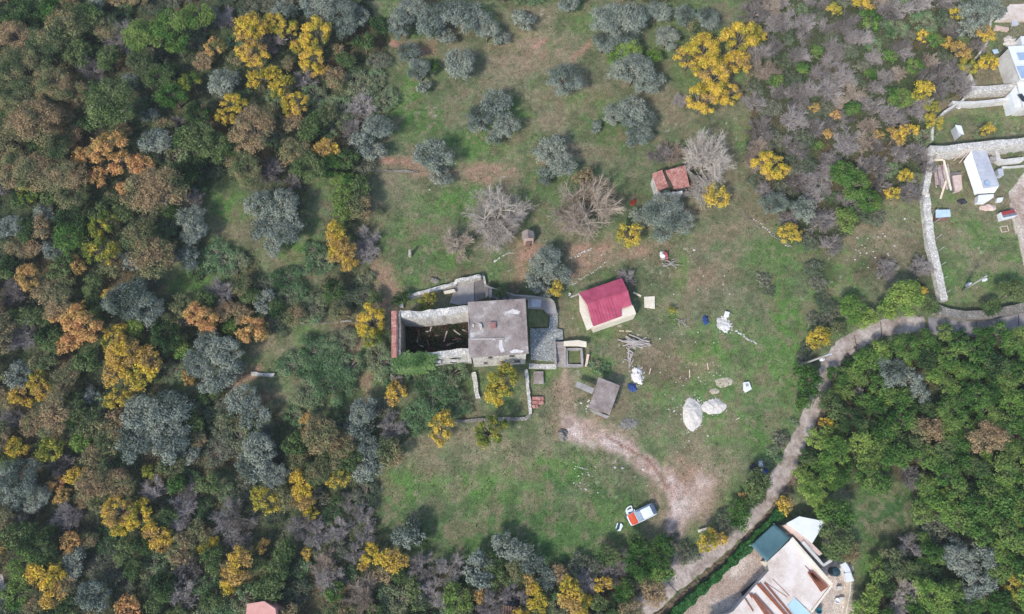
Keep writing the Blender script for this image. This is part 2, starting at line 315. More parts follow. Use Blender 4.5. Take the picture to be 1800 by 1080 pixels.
bp = N.new('ShaderNodeBump'); bp.inputs['Strength'].default_value = .7; bp.inputs['Distance'].default_value = .15; L.new(nz.outputs['Fac'], bp.inputs['Height']); L.new(bp.outputs[0], p.inputs['Normal'])
V = np.stack([X.ravel(), Y.ravel(), Zb.ravel()], -1); CC = np.concatenate([col.reshape(-1, 3), np.ones((X.size, 1))], 1).astype(np.float32)
def submesh(name, sel):
    q = Q[sel]; u, inv = np.unique(q, return_inverse=True); q = inv.reshape(-1, 4)
    me = bpy.data.meshes.new(name); me.vertices.add(len(u)); me.vertices.foreach_set('co', V[u].ravel().astype(np.float32))
    me.loops.add(q.size); me.loops.foreach_set('vertex_index', q.ravel().astype(np.int32)); me.polygons.add(len(q))
    me.polygons.foreach_set('loop_start', (np.arange(len(q)) * 4).astype(np.int32)); me.update(calc_edges=True)
    a = me.attributes.new('soil', 'FLOAT_COLOR', 'POINT'); a.data.foreach_set('color', CC[u].ravel()); me.materials.append(gm); me.shade_smooth()
    o = bpy.data.objects.new(name, me); C.objects.link(o); setp(o, kind='structure'); return o
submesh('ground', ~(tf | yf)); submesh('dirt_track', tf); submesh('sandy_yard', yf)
# ------------------------------------------------------------------ foliage
def leaf_quads(c, nrm, size, rs, asp=.62):
    n = len(c); r = rs.normal(size=(n, 3)); r /= np.linalg.norm(r, axis=1)[:, None]
    nrm = nrm / (np.linalg.norm(nrm, axis=1)[:, None] + 1e-9)
    t = np.cross(nrm, r); t /= (np.linalg.norm(t, axis=1)[:, None] + 1e-9); b = np.cross(nrm, t)
    s = size[:, None]
    v = np.stack([c - t * s * .6, c - b * s * asp * .5 + nrm * s * .06, c + t * s * .6, c + b * s * asp * .5 + nrm * s * .06], 1).reshape(-1, 3)
    return v
def quads_mesh(name, v, m, extra=None):
    nq = len(v) // 4; me = bpy.data.meshes.new(name); me.vertices.add(len(v)); me.vertices.foreach_set('co', v.astype(np.float32).ravel())
    me.loops.add(nq * 4); me.loops.foreach_set('vertex_index', np.arange(nq * 4, dtype=np.int32)); me.polygons.add(nq)
    me.polygons.foreach_set('loop_start', (np.arange(nq) * 4).astype(np.int32)); me.update(calc_edges=True); me.materials.append(m); return me
# family: lobes, lobe radius, spread, vertical stretch, density, leaf size, crown centre height factor, trunk height factor
FAM = {'olive': (21, .225, .74, .62, 520, .19, .95), 'broad': (28, .22, .76, .66, 520, .21, 1.15), 'loose': (26, .175, .80, .85, 420, .21, 1.3),
       'scrub': (24, .22, .82, .26, 560, .17, .30), 'fine': (28, .22, .76, .62, 560, .185, 1.15)}
def crown_pts(fam, Rr, rs):
    nl, rl, sp, vs, dens, ls, hc = FAM[fam]
    nl = max(4, int(nl * (1 if Rr > 2.5 else .62) + rs.randint(-1, 2))); rl = rl * (1 if Rr > 2.5 else 1.2)
    lobes = []
    sq = rs.uniform(.78, 1.28)
    for i in range(nl):
        if i == 0: rho, a = .1, 0
        else: rho = sp * math.sqrt(rs.uniform(.18, 1.0)); a = i * 2.4 + rs.uniform(-.4, .4)
        z = vs * (.55 * (1 - rho ** 2 * 1.6) + rs.uniform(-.22, .12))
        lobes.append((rho * math.cos(a) * sq * Rr, rho * math.sin(a) / sq * Rr, z * Rr, rl * rs.choice([.7, .95, 1.1, 1.45]) * rs.uniform(.85, 1.1) * Rr))
    n = int(dens * Rr * Rr * 1.15); out = []; nn = []
    wgt = np.array([l[3] ** 2 for l in lobes]); wgt /= wgt.sum()
    for l, wg in zip(lobes, wgt):
        c = np.array(l[:3]); r = l[3]; k = max(5, int(10 + 7 * r)); u = rs.normal(size=(k, 3)); u[:, 2] = u[:, 2] * .8 + .35; u /= np.linalg.norm(u, axis=1)[:, None]
        sc = c + u * r * rs.uniform(.55, 1.05, (k, 1)) * np.array([1, 1, .8 * max(vs, .5)])
        m = int(n * wg); pick = rs.randint(0, k, m); g = rs.normal(size=(m, 3)) * (r * .20 + .05)
        p = sc[pick] + g * np.array([1, 1, .75]); out.append(p); nn.append((p - c) / r + rs.normal(size=(m, 3)) * .55 + np.array([0, 0, .5]))
    return np.concatenate(out), np.concatenate(nn), lobes
def make_tree_mesh(fam, Rr, seed, lm, tm_):
    rs = np.random.RandomState(seed); nl, rl, sp, vs, dens, ls, hc = FAM[fam]
    P, Nn, lobes = crown_pts(fam, Rr, rs); P = P + np.array([0, 0, hc * Rr])
    keep = P[:, 2] > .1; P = P[keep]; Nn = Nn[keep]
    me = quads_mesh('crown', leaf_quads(P, Nn, ls * rs.uniform(.6, 1.4, len(P)), rs), lm)
    b = MB(); h0 = hc * Rr * .45; tr = .045 * Rr + .04
    b.tube([(0, 0, -.3), (rs.uniform(-.1, .1), rs.uniform(-.1, .1), h0 * .5), (0, 0, h0)], [tr * 1.5, tr * 1.05, tr], 7)
    for l in lobes:
        q = Vector((l[0], l[1], l[2] + hc * Rr)); m_ = Vector((l[0] * .45, l[1] * .45, (h0 + q.z) * .5 + .1))
        b.tube([(0, 0, h0 * .9), m_, q], [tr * .7, tr * .45, tr * .15], 5, False)
        for k in range(3):
            d = Vector(rs.normal(size=3)) * l[3] * .6; d.z = abs(d.z); b.tube([m_.lerp(q, .6), q + d], [tr * .25, .012], 4, False)
    mt = bpy.data.meshes.new('trunk'); mt.from_pydata(b.v, [], b.f); mt.materials.append(tm_); mt.shade_smooth()
    return mt, me, hc
def make_bare_mesh(Rr, seed, tm_, wm, tall=1.0, dense=1.0):
    rs = np.random.RandomState(seed); V = []; F = []; b = MB()
    def seg(p, q, r0, r1):
        d = q - p; L_ = np.linalg.norm(d); d = d / (L_ + 1e-9); a = np.cross(d, [.3, .2, .9]); a /= np.linalg.norm(a); c = np.cross(d, a); k = len(V)
        for e, r in ((p, r0), (q, r1)):
            for an in (0, 2.094, 4.189): V.append(e + (a * math.cos(an) + c * math.sin(an)) * r)
        F.extend([(k, k + 1, k + 4, k + 3), (k + 1, k + 2, k + 5, k + 4), (k + 2, k, k + 3, k + 5)])
    def grow(p, d, L_, r, lv):
        steps = 3 if lv < 3 else 2
        q = p
        for s_ in range(steps):
            d = d + rs.normal(size=3) * .13; d[2] += .02; d /= np.linalg.norm(d); q2 = q + d * L_ / steps
            r1 = r * (1 - .22 * (s_ + 1) / steps)
            if lv <= 1: b.tube([q, q2], [r * 1.02, r1], 6, False)
            else: seg(q, q2, r, r1)
            if lv >= 1 and lv < 5:
                for _ in range((3 if rs.rand() < .25 else 2) if Rr > 3.5 else 2 if rs.rand() < .9 * dense else 1):
                    s = d + rs.normal(size=3) * .62; s[2] = s[2] * .7 + .08; s /= np.linalg.norm(s)
                    if lv < 4: grow(q2, s, L_ * rs.uniform(.5, .75), r1 * .55, lv + 1)
                    else: seg(q2, q2 + s * L_ * .55, max(r1 * .7, .012), .008)
            q = q2
        if lv < 4: grow(q, d, L_ * .72, r1 * .8, lv + 1)
    h0 = .22 * Rr * tall; tr = .035 * Rr + .03
    b.tube([(0, 0, -.3), (0, 0, h0)], [tr * 1.6, tr * 1.2], 7)
    nb = 6 if Rr > 2 else 5
    for i in range(nb):
        a = i * 2 * math.pi / nb + rs.uniform(-.3, .3); el = rs.uniform(.35, 1.2) * (.7 + .3 * tall)
        grow(np.array([0, 0, h0]), np.array([math.cos(a) * math.cos(el), math.sin(a) * math.cos(el), math.sin(el)]), Rr * .52, tr * .8, 1)
    mt = bpy.data.meshes.new('trunk'); mt.from_pydata(b.v, [], b.f); mt.materials.append(tm_); mt.shade_smooth()
    me = bpy.data.meshes.new('crown'); me.from_pydata([tuple(x) for x in V], [], F); me.materials.append(wm)
    return mt, me, .55 * tall
bark = mat('bark', [srgb(96,86,76), srgb(140,130,118)], 3, fine=.3)
greybark = mat('grey bark', [srgb(130,120,112), srgb(176,168,160)], 3, fine=.3)
c3 = lambda *k: srgb(*k)[:3]
LM = {
 'OL': leafmat('olive leaves', [c3(86,97,86), c3(108,119,108), c3(134,143,132), c3(148,153,138)], .15, .3, .26),
 'DG': leafmat('dark evergreen leaves', [c3(44,66,42), c3(62,86,52), c3(88,110,66), c3(110,124,80)], .2, .35),
 'BG': leafmat('bright green leaves', [c3(54,86,44), c3(74,110,54), c3(98,132,68), c3(126,146,80)], .3, .35),
 'LG': leafmat('light yellow green leaves', [c3(88,124,60), c3(118,150,74), c3(148,168,88)], .3, .4),
 'TG': leafmat('dull oak leaves', [c3(80,98,66), c3(108,118,82), c3(138,138,98), c3(158,136,104)], .25, .35),
 'TN': leafmat('tan dry leaves', [c3(92,108,72), c3(122,126,90), c3(150,140,106), c3(168,144,110)], .25, .3),
 'OR': leafmat('orange autumn leaves', [c3(130,130,80), c3(180,154,96), c3(212,174,110), c3(206,156,108)], .3, .4),
 'YE': leafmat('yellow autumn leaves', [c3(108,124,64), c3(166,156,72), c3(212,190,76), c3(222,190,86), c3(188,158,98)], .35, .42),
 'YG': leafmat('yellowing green leaves', [c3(84,110,56), c3(122,136,64), c3(176,168,76), c3(204,178,82)], .3, .45),
 'SC': leafmat('scrub leaves', [c3(76,104,70), c3(104,134,92), c3(130,156,114), c3(142,148,114)], .25, .3),
 'GS': leafmat('grey scrub leaves', [c3(80,98,76), c3(104,116,92), c3(132,134,114)], .2, .35),
 'RD': leafmat('red shrub leaves', [c3(190,70,50), c3(216,90,66)], .3, .5),
}
twig = leafmat('grey bare twigs', [c3(104,98,94), c3(132,125,121), c3(164,156,152)], .05, .4, .3)
twigt = leafmat('tan bare twigs', [c3(132,118,104), c3(160,144,128), c3(182,168,152)], .05, .4, .3)
twigw = leafmat('pale bare twigs', [c3(152,142,132), c3(190,180,170)], .05, .4, .2)
KIND = {  # code: (family, object name, kind words, category, group)
 'OL': ('olive', 'olive_tree', 'grey-green olive tree', 'olive tree', 'olive trees on the slope'),
 'DG': ('broad', 'evergreen_tree', 'dark evergreen tree', 'tree', 'dark evergreen trees'),
 'BG': ('broad', 'green_tree', 'bright green tree', 'tree', 'bright green trees'),
 'LG': ('broad', 'light_green_tree', 'light yellow-green tree', 'tree', 'light green trees along the lane'),
 'TG': ('fine', 'oak_tree', 'dull brown-green oak', 'oak tree', 'dull green oaks'),
 'TN': ('fine', 'oak_tree', 'dry tan oak', 'oak tree', 'tan oaks in the wood'),
 'OR': ('loose', 'autumn_tree', 'orange-leaved tree', 'tree', 'orange autumn trees'),
 'YE': ('loose', 'autumn_tree', 'yellow-leaved tree', 'tree', 'yellow autumn trees'),
 'YG': ('loose', 'autumn_tree', 'half yellow tree', 'tree', 'yellowing trees'),
 'SC': ('scrub', 'bramble_shrub', 'low green bramble', 'shrub', 'green bramble thickets'),
 'GS': ('scrub', 'grey_shrub', 'low grey shrub', 'shrub', 'grey shrubs'),
 'RD': ('scrub', 'red_shrub', 'small red-leaved shrub', 'shrub', 'red shrubs'),
 'BR': ('bare', 'bare_tree', 'leafless mauve-grey tree', 'tree', 'leafless trees'),
 'BT': ('bare', 'bare_tree', 'leafless tan tree', 'tree', 'leafless trees'),
 'BW': ('bare', 'bare_tree', 'leafless whitish tree', 'tree', 'leafless trees')}
CLS = (1.1, 1.8, 2.8, 4.0, 5.4)
CACHE = {}
def tree_meshes(code, rm, rnd):
    ci = min(range(5), key=lambda i: abs(math.log(CLS[i] / rm))); v = rnd.randrange(3 if ci < 3 else 4); key = (code, ci, v)
    if key not in CACHE:
        seed = hash_((code, ci, v))
        if KIND[code][0] == 'bare':
            wm = {'BR': twig, 'BT': twigt, 'BW': twigw}[code]
            CACHE[key] = make_bare_mesh(CLS[ci], seed, greybark, wm, 1.0, 1.0)
        else: CACHE[key] = make_tree_mesh(KIND[code][0], CLS[ci], seed, LM[code], bark)
    return CACHE[key] + (rm / CLS[ci],)
def hash_(t_):
    h = 7
    for ch in repr(t_): h = (h * 131 + ord(ch)) % 1000003
    return h
TREES = []   # (px, py, radius px, code)
def parse(s):
    for k in s.split():
        a = k.split(','); TREES.append((float(a[0]), float(a[1]), float(a[2]), a[3]))
parse("""
20,55,32,TN 70,75,42,TG 120,50,34,TG 30,110,40,TG 85,140,42,TG 30,165,40,TG 60,215,45,TG 105,205,25,TG 150,30,30,DG 30,20,30,DG 95,15,28,BG 165,15,22,OL 215,65,30,BR 250,60,38,BG 300,40,42,BG 345,25,32,BG 310,80,24,BG 390,30,22,BR 250,112,26,TG 225,145,22,OL 165,120,28,BR 195,185,44,DG 165,160,22,DG 300,165,30,BG 335,145,20,YG 375,80,20,OR 355,105,18,TN 390,140,32,OL 410,180,24,YE 345,200,28,DG 345,245,34,DG 395,205,18,YG 265,205,18,OL 270,250,34,OL 185,255,30,OR 145,275,22,OR 212,285,22,OR 440,225,46,TN 415,100,18,TN 15,240,28,TN 100,262,30,TG 150,215,20,DG 128,160,30,TG
440,50,30,YE 472,38,26,YG 503,48,24,YG 445,95,28,YE 455,135,22,YE 555,60,30,YE 545,98,28,YE 562,122,18,YE 520,80,16,YE 495,150,22,YE 518,182,26,YE 480,130,18,YE 505,110,16,TN
172,312,20,OR 215,330,14,OR 60,300,40,TN 105,305,42,TN 122,345,30,TN 20,310,26,TN 50,335,22,YG 270,335,50,TG 245,415,34,TG 268,455,38,TG 228,460,20,OL 335,385,28,OL 342,412,28,OL 330,450,24,OL 180,395,26,YG 175,440,34,YG 195,470,22,TG 12,400,30,OL 35,350,20,DG 75,378,20,OL 75,400,20,TN 125,380,30,DG 120,420,32,BG 95,440,22,OL 105,470,24,DG 132,465,18,OR 55,435,20,TN 28,440,20,TN 50,485,28,OR 80,510,24,TN 15,470,25,DG 20,510,30,BR 102,530,30,TN 137,542,16,YE 160,500,20,DG 192,515,14,YE 230,530,42,OL 265,550,28,OL 170,375,22,DG 195,350,16,TG 215,375,22,DG
430,292,38,TG 415,275,20,TN 460,358,32,OL 500,365,32,OL 468,400,30,OL 505,410,28,OL 480,435,20,OL 385,450,34,SC 412,462,30,SC 350,470,24,SC
45,590,32,BR 18,560,20,DG 80,560,18,DG 95,550,18,OR 140,570,34,OR 120,600,24,OR 195,590,24,YG 235,575,18,LG 215,620,30,YE 260,635,26,YE 200,655,26,YE 245,662,26,YG 205,700,22,YG 150,635,26,DG 30,660,24,OL 62,668,20,YG 100,612,16,DG 110,665,28,TN 90,722,38,TN 65,745,28,TG 30,690,18,YE 46,706,12,YE 130,700,16,DG 155,695,18,OL 162,745,24,TG 145,775,20,LG 188,775,26,TG 250,730,40,OL 300,720,38,OL 240,775,38,OL 300,778,38,OL 272,750,34,OL 325,800,22,OL 365,600,30,OL 400,620,34,OL 350,635,30,OL 375,667,30,OL 405,655,26,OL 318,615,16,LG 333,665,14,YE 350,557,30,OR 395,545,22,TN 405,575,14,BG 440,577,26,OR 430,700,30,OL 448,730,26,OL 365,690,20,DG 385,790,36,GS 345,770,18,TN 25,785,20,YE 20,740,24,BR 90,790,24,YG 365,570,18,YG
38,842,44,OL 20,875,28,OL 62,880,28,OL 110,820,24,BR 165,850,36,TG 208,850,28,TG 172,885,20,TG 110,872,16,YE 205,900,30,YE 240,905,26,YE 215,928,22,YE 275,940,24,YE 286,962,14,YE 120,907,26,BR 60,950,34,DG 80,975,30,DG 40,990,32,BG 20,940,28,DG 80,1010,28,YE 95,1045,24,YE 28,1040,26,BG 130,990,26,OL 190,950,26,SC 190,1000,34,GS 215,1030,30,GS 170,1045,32,OL 270,1000,26,SC 275,860,24,BR 320,900,30,BR 310,850,16,BG 365,850,24,DG 362,895,22,SC 410,910,36,BR 330,1000,26,BR 320,1040,28,BR 365,960,18,YE 375,985,22,DG 420,995,28,YE 403,1012,20,YE 400,1035,14,YE 370,1058,20,DG 390,1065,24,SC 432,1050,24,SC 270,1060,22,DG 265,830,14,YG
500,15,24,OL 558,12,34,OL 602,22,36,OL 605,50,26,OL 635,30,20,OL 595,85,14,TN 720,18,34,OL 755,40,32,OL 790,18,32,OL 830,28,32,OL 855,55,24,OL 882,68,14,OL 700,45,24,OL 780,62,20,OL 718,92,24,OL 738,125,24,OL 745,155,14,OL 805,110,32,OL 870,180,32,OL 845,212,28,OL 888,218,28,OL 870,240,18,OL 660,222,32,OL 638,250,24,OL 660,268,22,OL 760,275,34,OL 772,308,22,OL 575,262,22,YE 580,292,26,BG 630,150,34,SC 600,190,30,SC 660,140,24,SC 665,105,24,GS 550,222,24,DG 575,205,20,TG 540,238,20,DG 760,117,12,BG 515,215,22,TN
603,318,20,BG 600,345,20,BG 600,372,20,BG 515,320,14,BR 590,408,22,YE 600,440,26,YE 612,465,16,YE 645,418,24,BR 642,445,22,BR 555,440,22,SC 562,462,26,SC 500,490,30,SC 510,520,30,SC 470,505,24,GS 640,490,16,SC 465,530,20,OL 660,522,14,DG 800,430,30,BT 752,530,18,YG 705,525,16,DG
455,580,20,OR 490,570,24,GS 650,563,32,YE 656,592,18,YG 560,620,40,SC 520,640,34,SC 580,670,44,SC 545,690,36,SC 610,650,34,SC 600,600,28,SC 670,630,34,SC 700,655,28,SC 693,692,22,YE 698,672,14,BT 760,690,50,SC 740,730,34,SC 790,662,34,SC 730,655,30,SC 800,710,30,SC 640,725,28,OL 628,760,26,OL 648,790,28,OL 690,752,26,BR 565,765,34,TG 545,745,20,OR 600,782,28,TG 578,810,28,TG 800,592,8,SC 815,600,7,SC 885,670,32,YG 868,692,20,YE 775,752,24,YG 860,758,32,YG 460,790,34,OL 440,812,26,OL 520,735,22,SC 470,760,18,OL
482,838,28,OL 462,828,26,OL 648,825,26,OL 560,832,28,TG 592,842,20,YG 528,850,24,YE 530,880,20,YE 545,902,14,YE 465,880,26,YG 592,877,12,DG 610,882,18,BR 640,905,22,BR 600,930,22,BR 560,940,28,BR 530,925,24,BR 645,940,20,BR 655,972,20,YE 690,985,24,YE 640,990,14,YE 720,940,28,OL 740,945,18,DG 625,972,18,BR 570,990,26,BT 580,1020,26,BR 500,970,24,DG 462,960,14,YE 455,990,16,DG 480,1012,24,DG 540,972,12,YE 470,1042,28,DG 522,1042,28,GS 587,1042,20,BG 640,1050,34,BT 680,1040,24,SC 702,1062,28,SC 740,1000,26,BR 792,1000,28,BR 840,1002,28,OL 800,1050,28,BG 840,1048,14,OR 870,1060,26,BR 888,960,26,OL 912,972,24,OL 940,992,24,OL 960,1020,20,OL 1002,1045,28,YE 1022,1065,20,YE 1060,1027,16,YE 1020,995,26,GS 1050,1000,20,GS 930,1022,14,OR 1128,985,32,BG 1160,1000,24,BG 1140,1010,22,BG 1100,985,20,BR 1095,1040,22,BG 1168,955,20,BG 1124,955,20,DG 1150,1042,26,TN 1185,945,10,GS 1210,975,24,GS 1245,952,22,YE 1270,948,14,YE 1275,920,24,GS 1298,905,24,BG 1330,850,26,DG 1312,872,12,OR 1325,875,20,DG 985,1010,16,TN 905,1050,26,BR 760,1045,26,BR
920,35,20,OL 1000,8,20,OL 1070,30,40,OL 1112,30,32,OL 1098,70,28,OL 1060,75,26,OL 1155,20,26,OL 1172,65,26,OL 1205,28,24,OL 1240,35,26,OL 1222,50,18,TG 1110,90,24,LG 1085,98,18,LG 1150,100,16,LG 995,135,38,OL 1112,125,36,OL 1140,145,28,OL 1110,195,32,OL 1080,202,24,OL 1130,208,24,OL 1120,238,28,OL 1048,222,14,OL 970,262,34,OL 988,290,26,OL 960,308,18,OL 1238,82,38,YE 1212,98,26,YE 1300,65,34,YE 1325,62,24,YE 1250,130,38,YE 1235,172,30,YE 1278,162,26,YE 1298,105,28,YE 1195,178,14,BR
872,378,58,BW 1035,365,58,BT 1030,318,22,TG 1107,410,24,YG 1165,372,42,OL 1128,385,22,OL 1200,388,26,OL 1165,405,24,OL 1240,288,56,BW 1185,270,24,BT 1160,275,20,BR 1262,345,24,YG 1355,288,30,YE 1375,300,14,YE 960,458,32,OL 945,487,24,OL 985,480,24,OL 960,515,14,OL 978,507,14,YG 1112,355,6,RD 1100,488,18,BR 1342,492,15,GS 1352,512,12,GS 1182,545,8,YG 880,515,12,DG 1060,650,14,SC 1045,640,12,SC
1520,8,18,YE 1470,15,14,YG 1685,25,14,YE 1627,62,14,YE 1665,75,12,YE 1730,55,20,YE 1688,90,18,YE 1735,108,20,YE 1705,115,18,YG 1620,160,22,YE 1640,185,16,YG 1575,240,20,YE 1600,228,14,YE 1640,215,18,YG 1470,202,9,OR 1455,235,10,OR 1432,190,10,OR 1545,235,12,OR 1530,35,20,BG 1585,168,24,BG 1365,140,14,BG 1410,120,14,BG 1437,90,14,BG 1498,190,16,BG 1565,97,14,BG 1640,70,16,BG 1695,72,14,DG 1610,115,16,BG 1530,130,12,BG 1720,25,34,OL 1745,12,26,OL 1700,50,20,OL 1440,255,10,BG 1630,240,20,SC
1500,318,34,BG 1478,300,22,BG 1530,350,28,BG 1490,385,22,BG 1590,308,16,YE 1568,340,13,YE 1360,360,28,OL 1410,368,28,OL 1440,390,26,BR 1462,430,22,BR 1385,412,20,YG 1530,378,24,GS 1500,540,28,LG 1525,560,20,LG 1590,520,34,LG 1620,512,14,YE 1560,545,20,LG 1635,535,20,DG 1785,512,26,DG 1432,470,20,GS 1440,500,18,GS 1450,530,20,GS 1560,475,22,BR 1620,470,20,BR 1745,540,18,DG
1415,612,12,GS 1378,766,11,GS 1396,742,9,SC 1452,562,16,GS 1466,545,18,GS 1428,560,14,GS 1350,815,12,SC 1400,655,10,SC 1360,790,12,SC 1442,592,20,YE 1475,578,14,TN 1430,600,14,YG 1422,668,26,BG 1412,708,16,BG 1415,630,14,GS 1372,775,16,GS 1362,800,14,SC 1565,655,30,OL 1602,668,24,OL 1622,692,20,OL 1508,692,12,BW 1735,770,32,TN 1452,743,12,YE 1630,755,26,TG 1430,860,28,LG 1412,838,20,LG 1447,888,22,LG 1472,905,28,BG 1475,950,34,DG 1490,972,22,TG 1380,887,17,YE 1645,925,28,GS 1600,960,24,BR 1690,985,30,OL 1680,965,20,OL 1722,1020,26,OL 1728,975,24,OL 1705,1040,20,OL 1572,990,26,TG 1548,1005,22,BG 1640,1050,34,LG 1672,1040,24,BG 1785,1030,20,YG 1760,1060,26,BG 1595,1038,26,BW 1580,1060,22,BW 1600,840,20,BR 1640,1010,22,DG 1600,1000,20,DG 1740,300,8,YG 1720,235,12,SC 1735,228,14,YG 1785,130,9,BG 1770,262,10,SC 1790,265,10,SC
""")
rnd = random.Random(5)
def weights(px, py):
    if px > 1440 and py > 560: return [('BG', 11), ('DG', 1.6), ('LG', 3)]
    if px > 1200 and py < 500: return [('BR', 8), ('GS', 2), ('SC', 1), ('BT', 1)]
    if py > 900 and px > 420: return [('BR', 1.4), ('SC', 3.5), ('DG', 3), ('GS', 2.5), ('YE', .4), ('TG', 1)]
    if px < 200 and py < 260: return [('TG', 4), ('DG', 4), ('BR', 1)]
    if px < 260: return [('TN', 1.2), ('DG', 4), ('OR', .7), ('BR', .8), ('SC', 3), ('TG', 3), ('YE', .4)]
    return [('DG', 3), ('SC', 3.5), ('BR', 1), ('GS', 2), ('TG', 2)]
# fill the gaps of the wood, the thicket and the orchard with smaller trees
def fill(P, n, r0, r1, tight, step=0, bx=None, clr=True):
    xs = [a for a, b in P]; ys = [b for a, b in P]
    x0, x1 = max(-60, min(xs)), min(1860, max(xs)); y0, y1 = max(-60, min(ys)), min(1140, max(ys)); got = 0
    for _ in range(n):
        x = rnd.uniform(x0, x1); y = rnd.uniform(y0, y1); r = rnd.uniform(r0, r1)
        xa = np.array([x]); ya = np.array([y])
        if not inpoly(xa, ya, P)[0]: continue
        if clr and clearing(xa, ya)[0] > .3: continue
        if math.hypot(x - 455, y - 1078) < 42 or math.hypot(x + 5, y - 1050) < 30: continue
        if any((x - a) ** 2 + (y - b) ** 2 < ((r + c) * tight) ** 2 for a, b, c, _k in TREES): continue
        wts = weights(x, y); s = rnd.uniform(0, sum(k[1] for k in wts)); code = wts[-1][0]
        for k, wv in wts:
            s -= wv
            if s <= 0: code = k; break
        TREES.append((x, y, r, code)); got += 1
    return got
fill(F_OR, 5000, 19, 29, .62); fill(F_TR, 4500, 15, 27, .62); fill(F_LEFT, 7000, 17, 32, .62); fill(F_BOT, 1500, 14, 24, .62); fill(F_TOP, 300, 22, 32, .9)
fill(F_OR, 3000, 11, 15, .72)
LAND = [(0,0,'the top left corner'),(0,330,'the left edge'),(0,650,'the left edge middle'),(0,860,'the lower left edge'),(0,1080,'the bottom left corner'),(250,1080,'the bottom left edge'),(500,100,'the tall yellow trees'),(185,280,'the orange trees'),
 (215,630,'the yellow grove'),(225,905,'the yellow clump'),(430,292,'the round oak'),(560,650,'the bramble thicket'),(300,0,'the top edge'),(760,260,'the green glade'),(860,580,'the ruined house'),(1064,532,'the red-roofed shed'),(1062,697,'the flat-roofed shed'),
 (1195,315,'the tiled hut'),(928,415,'the stone hut'),(1127,907,'the white car'),(1230,720,'the gravel heaps'),(1250,130,'the big yellow tree'),(1725,300,'the white shed'),(1640,430,'the garden wall'),(1710,170,'the terrace walls'),(1540,600,'the lane bend'),
 (1427,632,'the roadside pole'),(1400,1010,'the white terrace'),(1560,890,'the lower glade'),(1180,970,'the track mouth'),(1800,1080,'the bottom right corner'),(1800,760,'the right edge'),(850,80,'the red earth strip'),(1490,0,'the top right edge'),(480,390,'the wide olive'),(690,900,'the lower meadow'),
 (640,1080,'the bottom edge'),(1480,130,'the grey thicket'),(1600,520,'the roadside trees'),(400,470,'the small glade'),(1000,180,'the olive grove'),(1640,740,'the dense orchard'),(930,1000,'the meadow foot'),(330,730,'the dark olives'),(40,840,'the blue-grey olives'),(700,170,'the shadowy scrub'),(430,870,'the lower wood'),(250,400,'the grey oaks'),(100,490,'the mixed wood')]
def where(px, py):
    best = min(LAND, key=lambda l: math.hypot(px - l[0], py - l[1])); dx, dy = px - best[0], py - best[1]
    if math.hypot(dx, dy) < 26: return 'at ' + best[2]
    a = math.degrees(math.atan2(-dy, dx)) % 360; k = int((a + 22.5) // 45) % 8
    return ['right of', 'above right of', 'above', 'above left of', 'left of', 'below left of', 'below', 'below right of'][k] + ' ' + best[2]
NUM = ['', 'one', 'two', 'three', 'four', 'five', 'six', 'seven', 'eight', 'nine', 'ten', 'eleven', 'twelve', 'thirteen', 'fourteen', 'fifteen', 'sixteen']
ORD = ['leftmost', 'second', 'third', 'fourth', 'fifth', 'sixth', 'seventh', 'eighth', 'ninth', 'tenth', 'eleventh', 'twelfth', 'thirteenth', 'fourteenth', 'fifteenth', 'sixteenth']
def label_all(items):                              # items: (px, py, size word, kind words) -> labels that differ
    base = ['%s %s %s' % (s, k, where(x, y)) for x, y, s, k in items]; out = list(base)
    for b in set(base):
        ix = sorted([i for i in range(len(base)) if base[i] == b], key=lambda i: items[i][0])
        if len(ix) > 1:
            for j, i in enumerate(ix):
                out[i] = b + (', leftmost of %s' % NUM[len(ix)] if j == 0 else ', rightmost of %s' % NUM[len(ix)] if j == len(ix) - 1 else ', %s from left' % ORD[j])
    return out
def place_trees():
    rows = []
    for px, py, r, code in TREES:
        hcs = {'bare': .55}.get(KIND[code][0]) or FAM[KIND[code][0]][6]
        d = Vector(W(px, py)); mpp = (Vector((0, 0, CAMH)) - d).length / FPX / math.sqrt(1 + ((px - 900) / FPX) ** 2 + ((py - 540) / FPX) ** 2) 
        rm = r * mpp * 1.02
        x, y, z = W(px, py, hcs * rm * 1.1); rows.append((px, py, r, code, rm, x, y, z - hcs * rm * 1.1))
    sizes = ['small' if r[2] < 18 else 'large' if r[2] >= 31 else 'middling' for r in rows]
    labels = label_all([(r[0], r[1], s, KIND[r[3]][2]) for r, s in zip(rows, sizes)])
    for (px, py, r, code, rm, x, y, z), lb in zip(rows, labels):
        mt, mc, hc, sc = tree_meshes(code, rm, rnd)
        fam, nm, words, cat, grp = KIND[code]
        e = thing(nm, lb, cat, (x, y, z), rnd.uniform(0, 6.28), grp); sz = sc * rnd.uniform(.93, 1.07)
        e.scale = (sz, sz, sz * rnd.uniform(.9, 1.15))
        a = bpy.data.objects.new('trunk', mt); b = bpy.data.objects.new('crown', mc); C.objects.link(a); C.objects.link(b); a.parent = e; b.parent = e
place_trees()
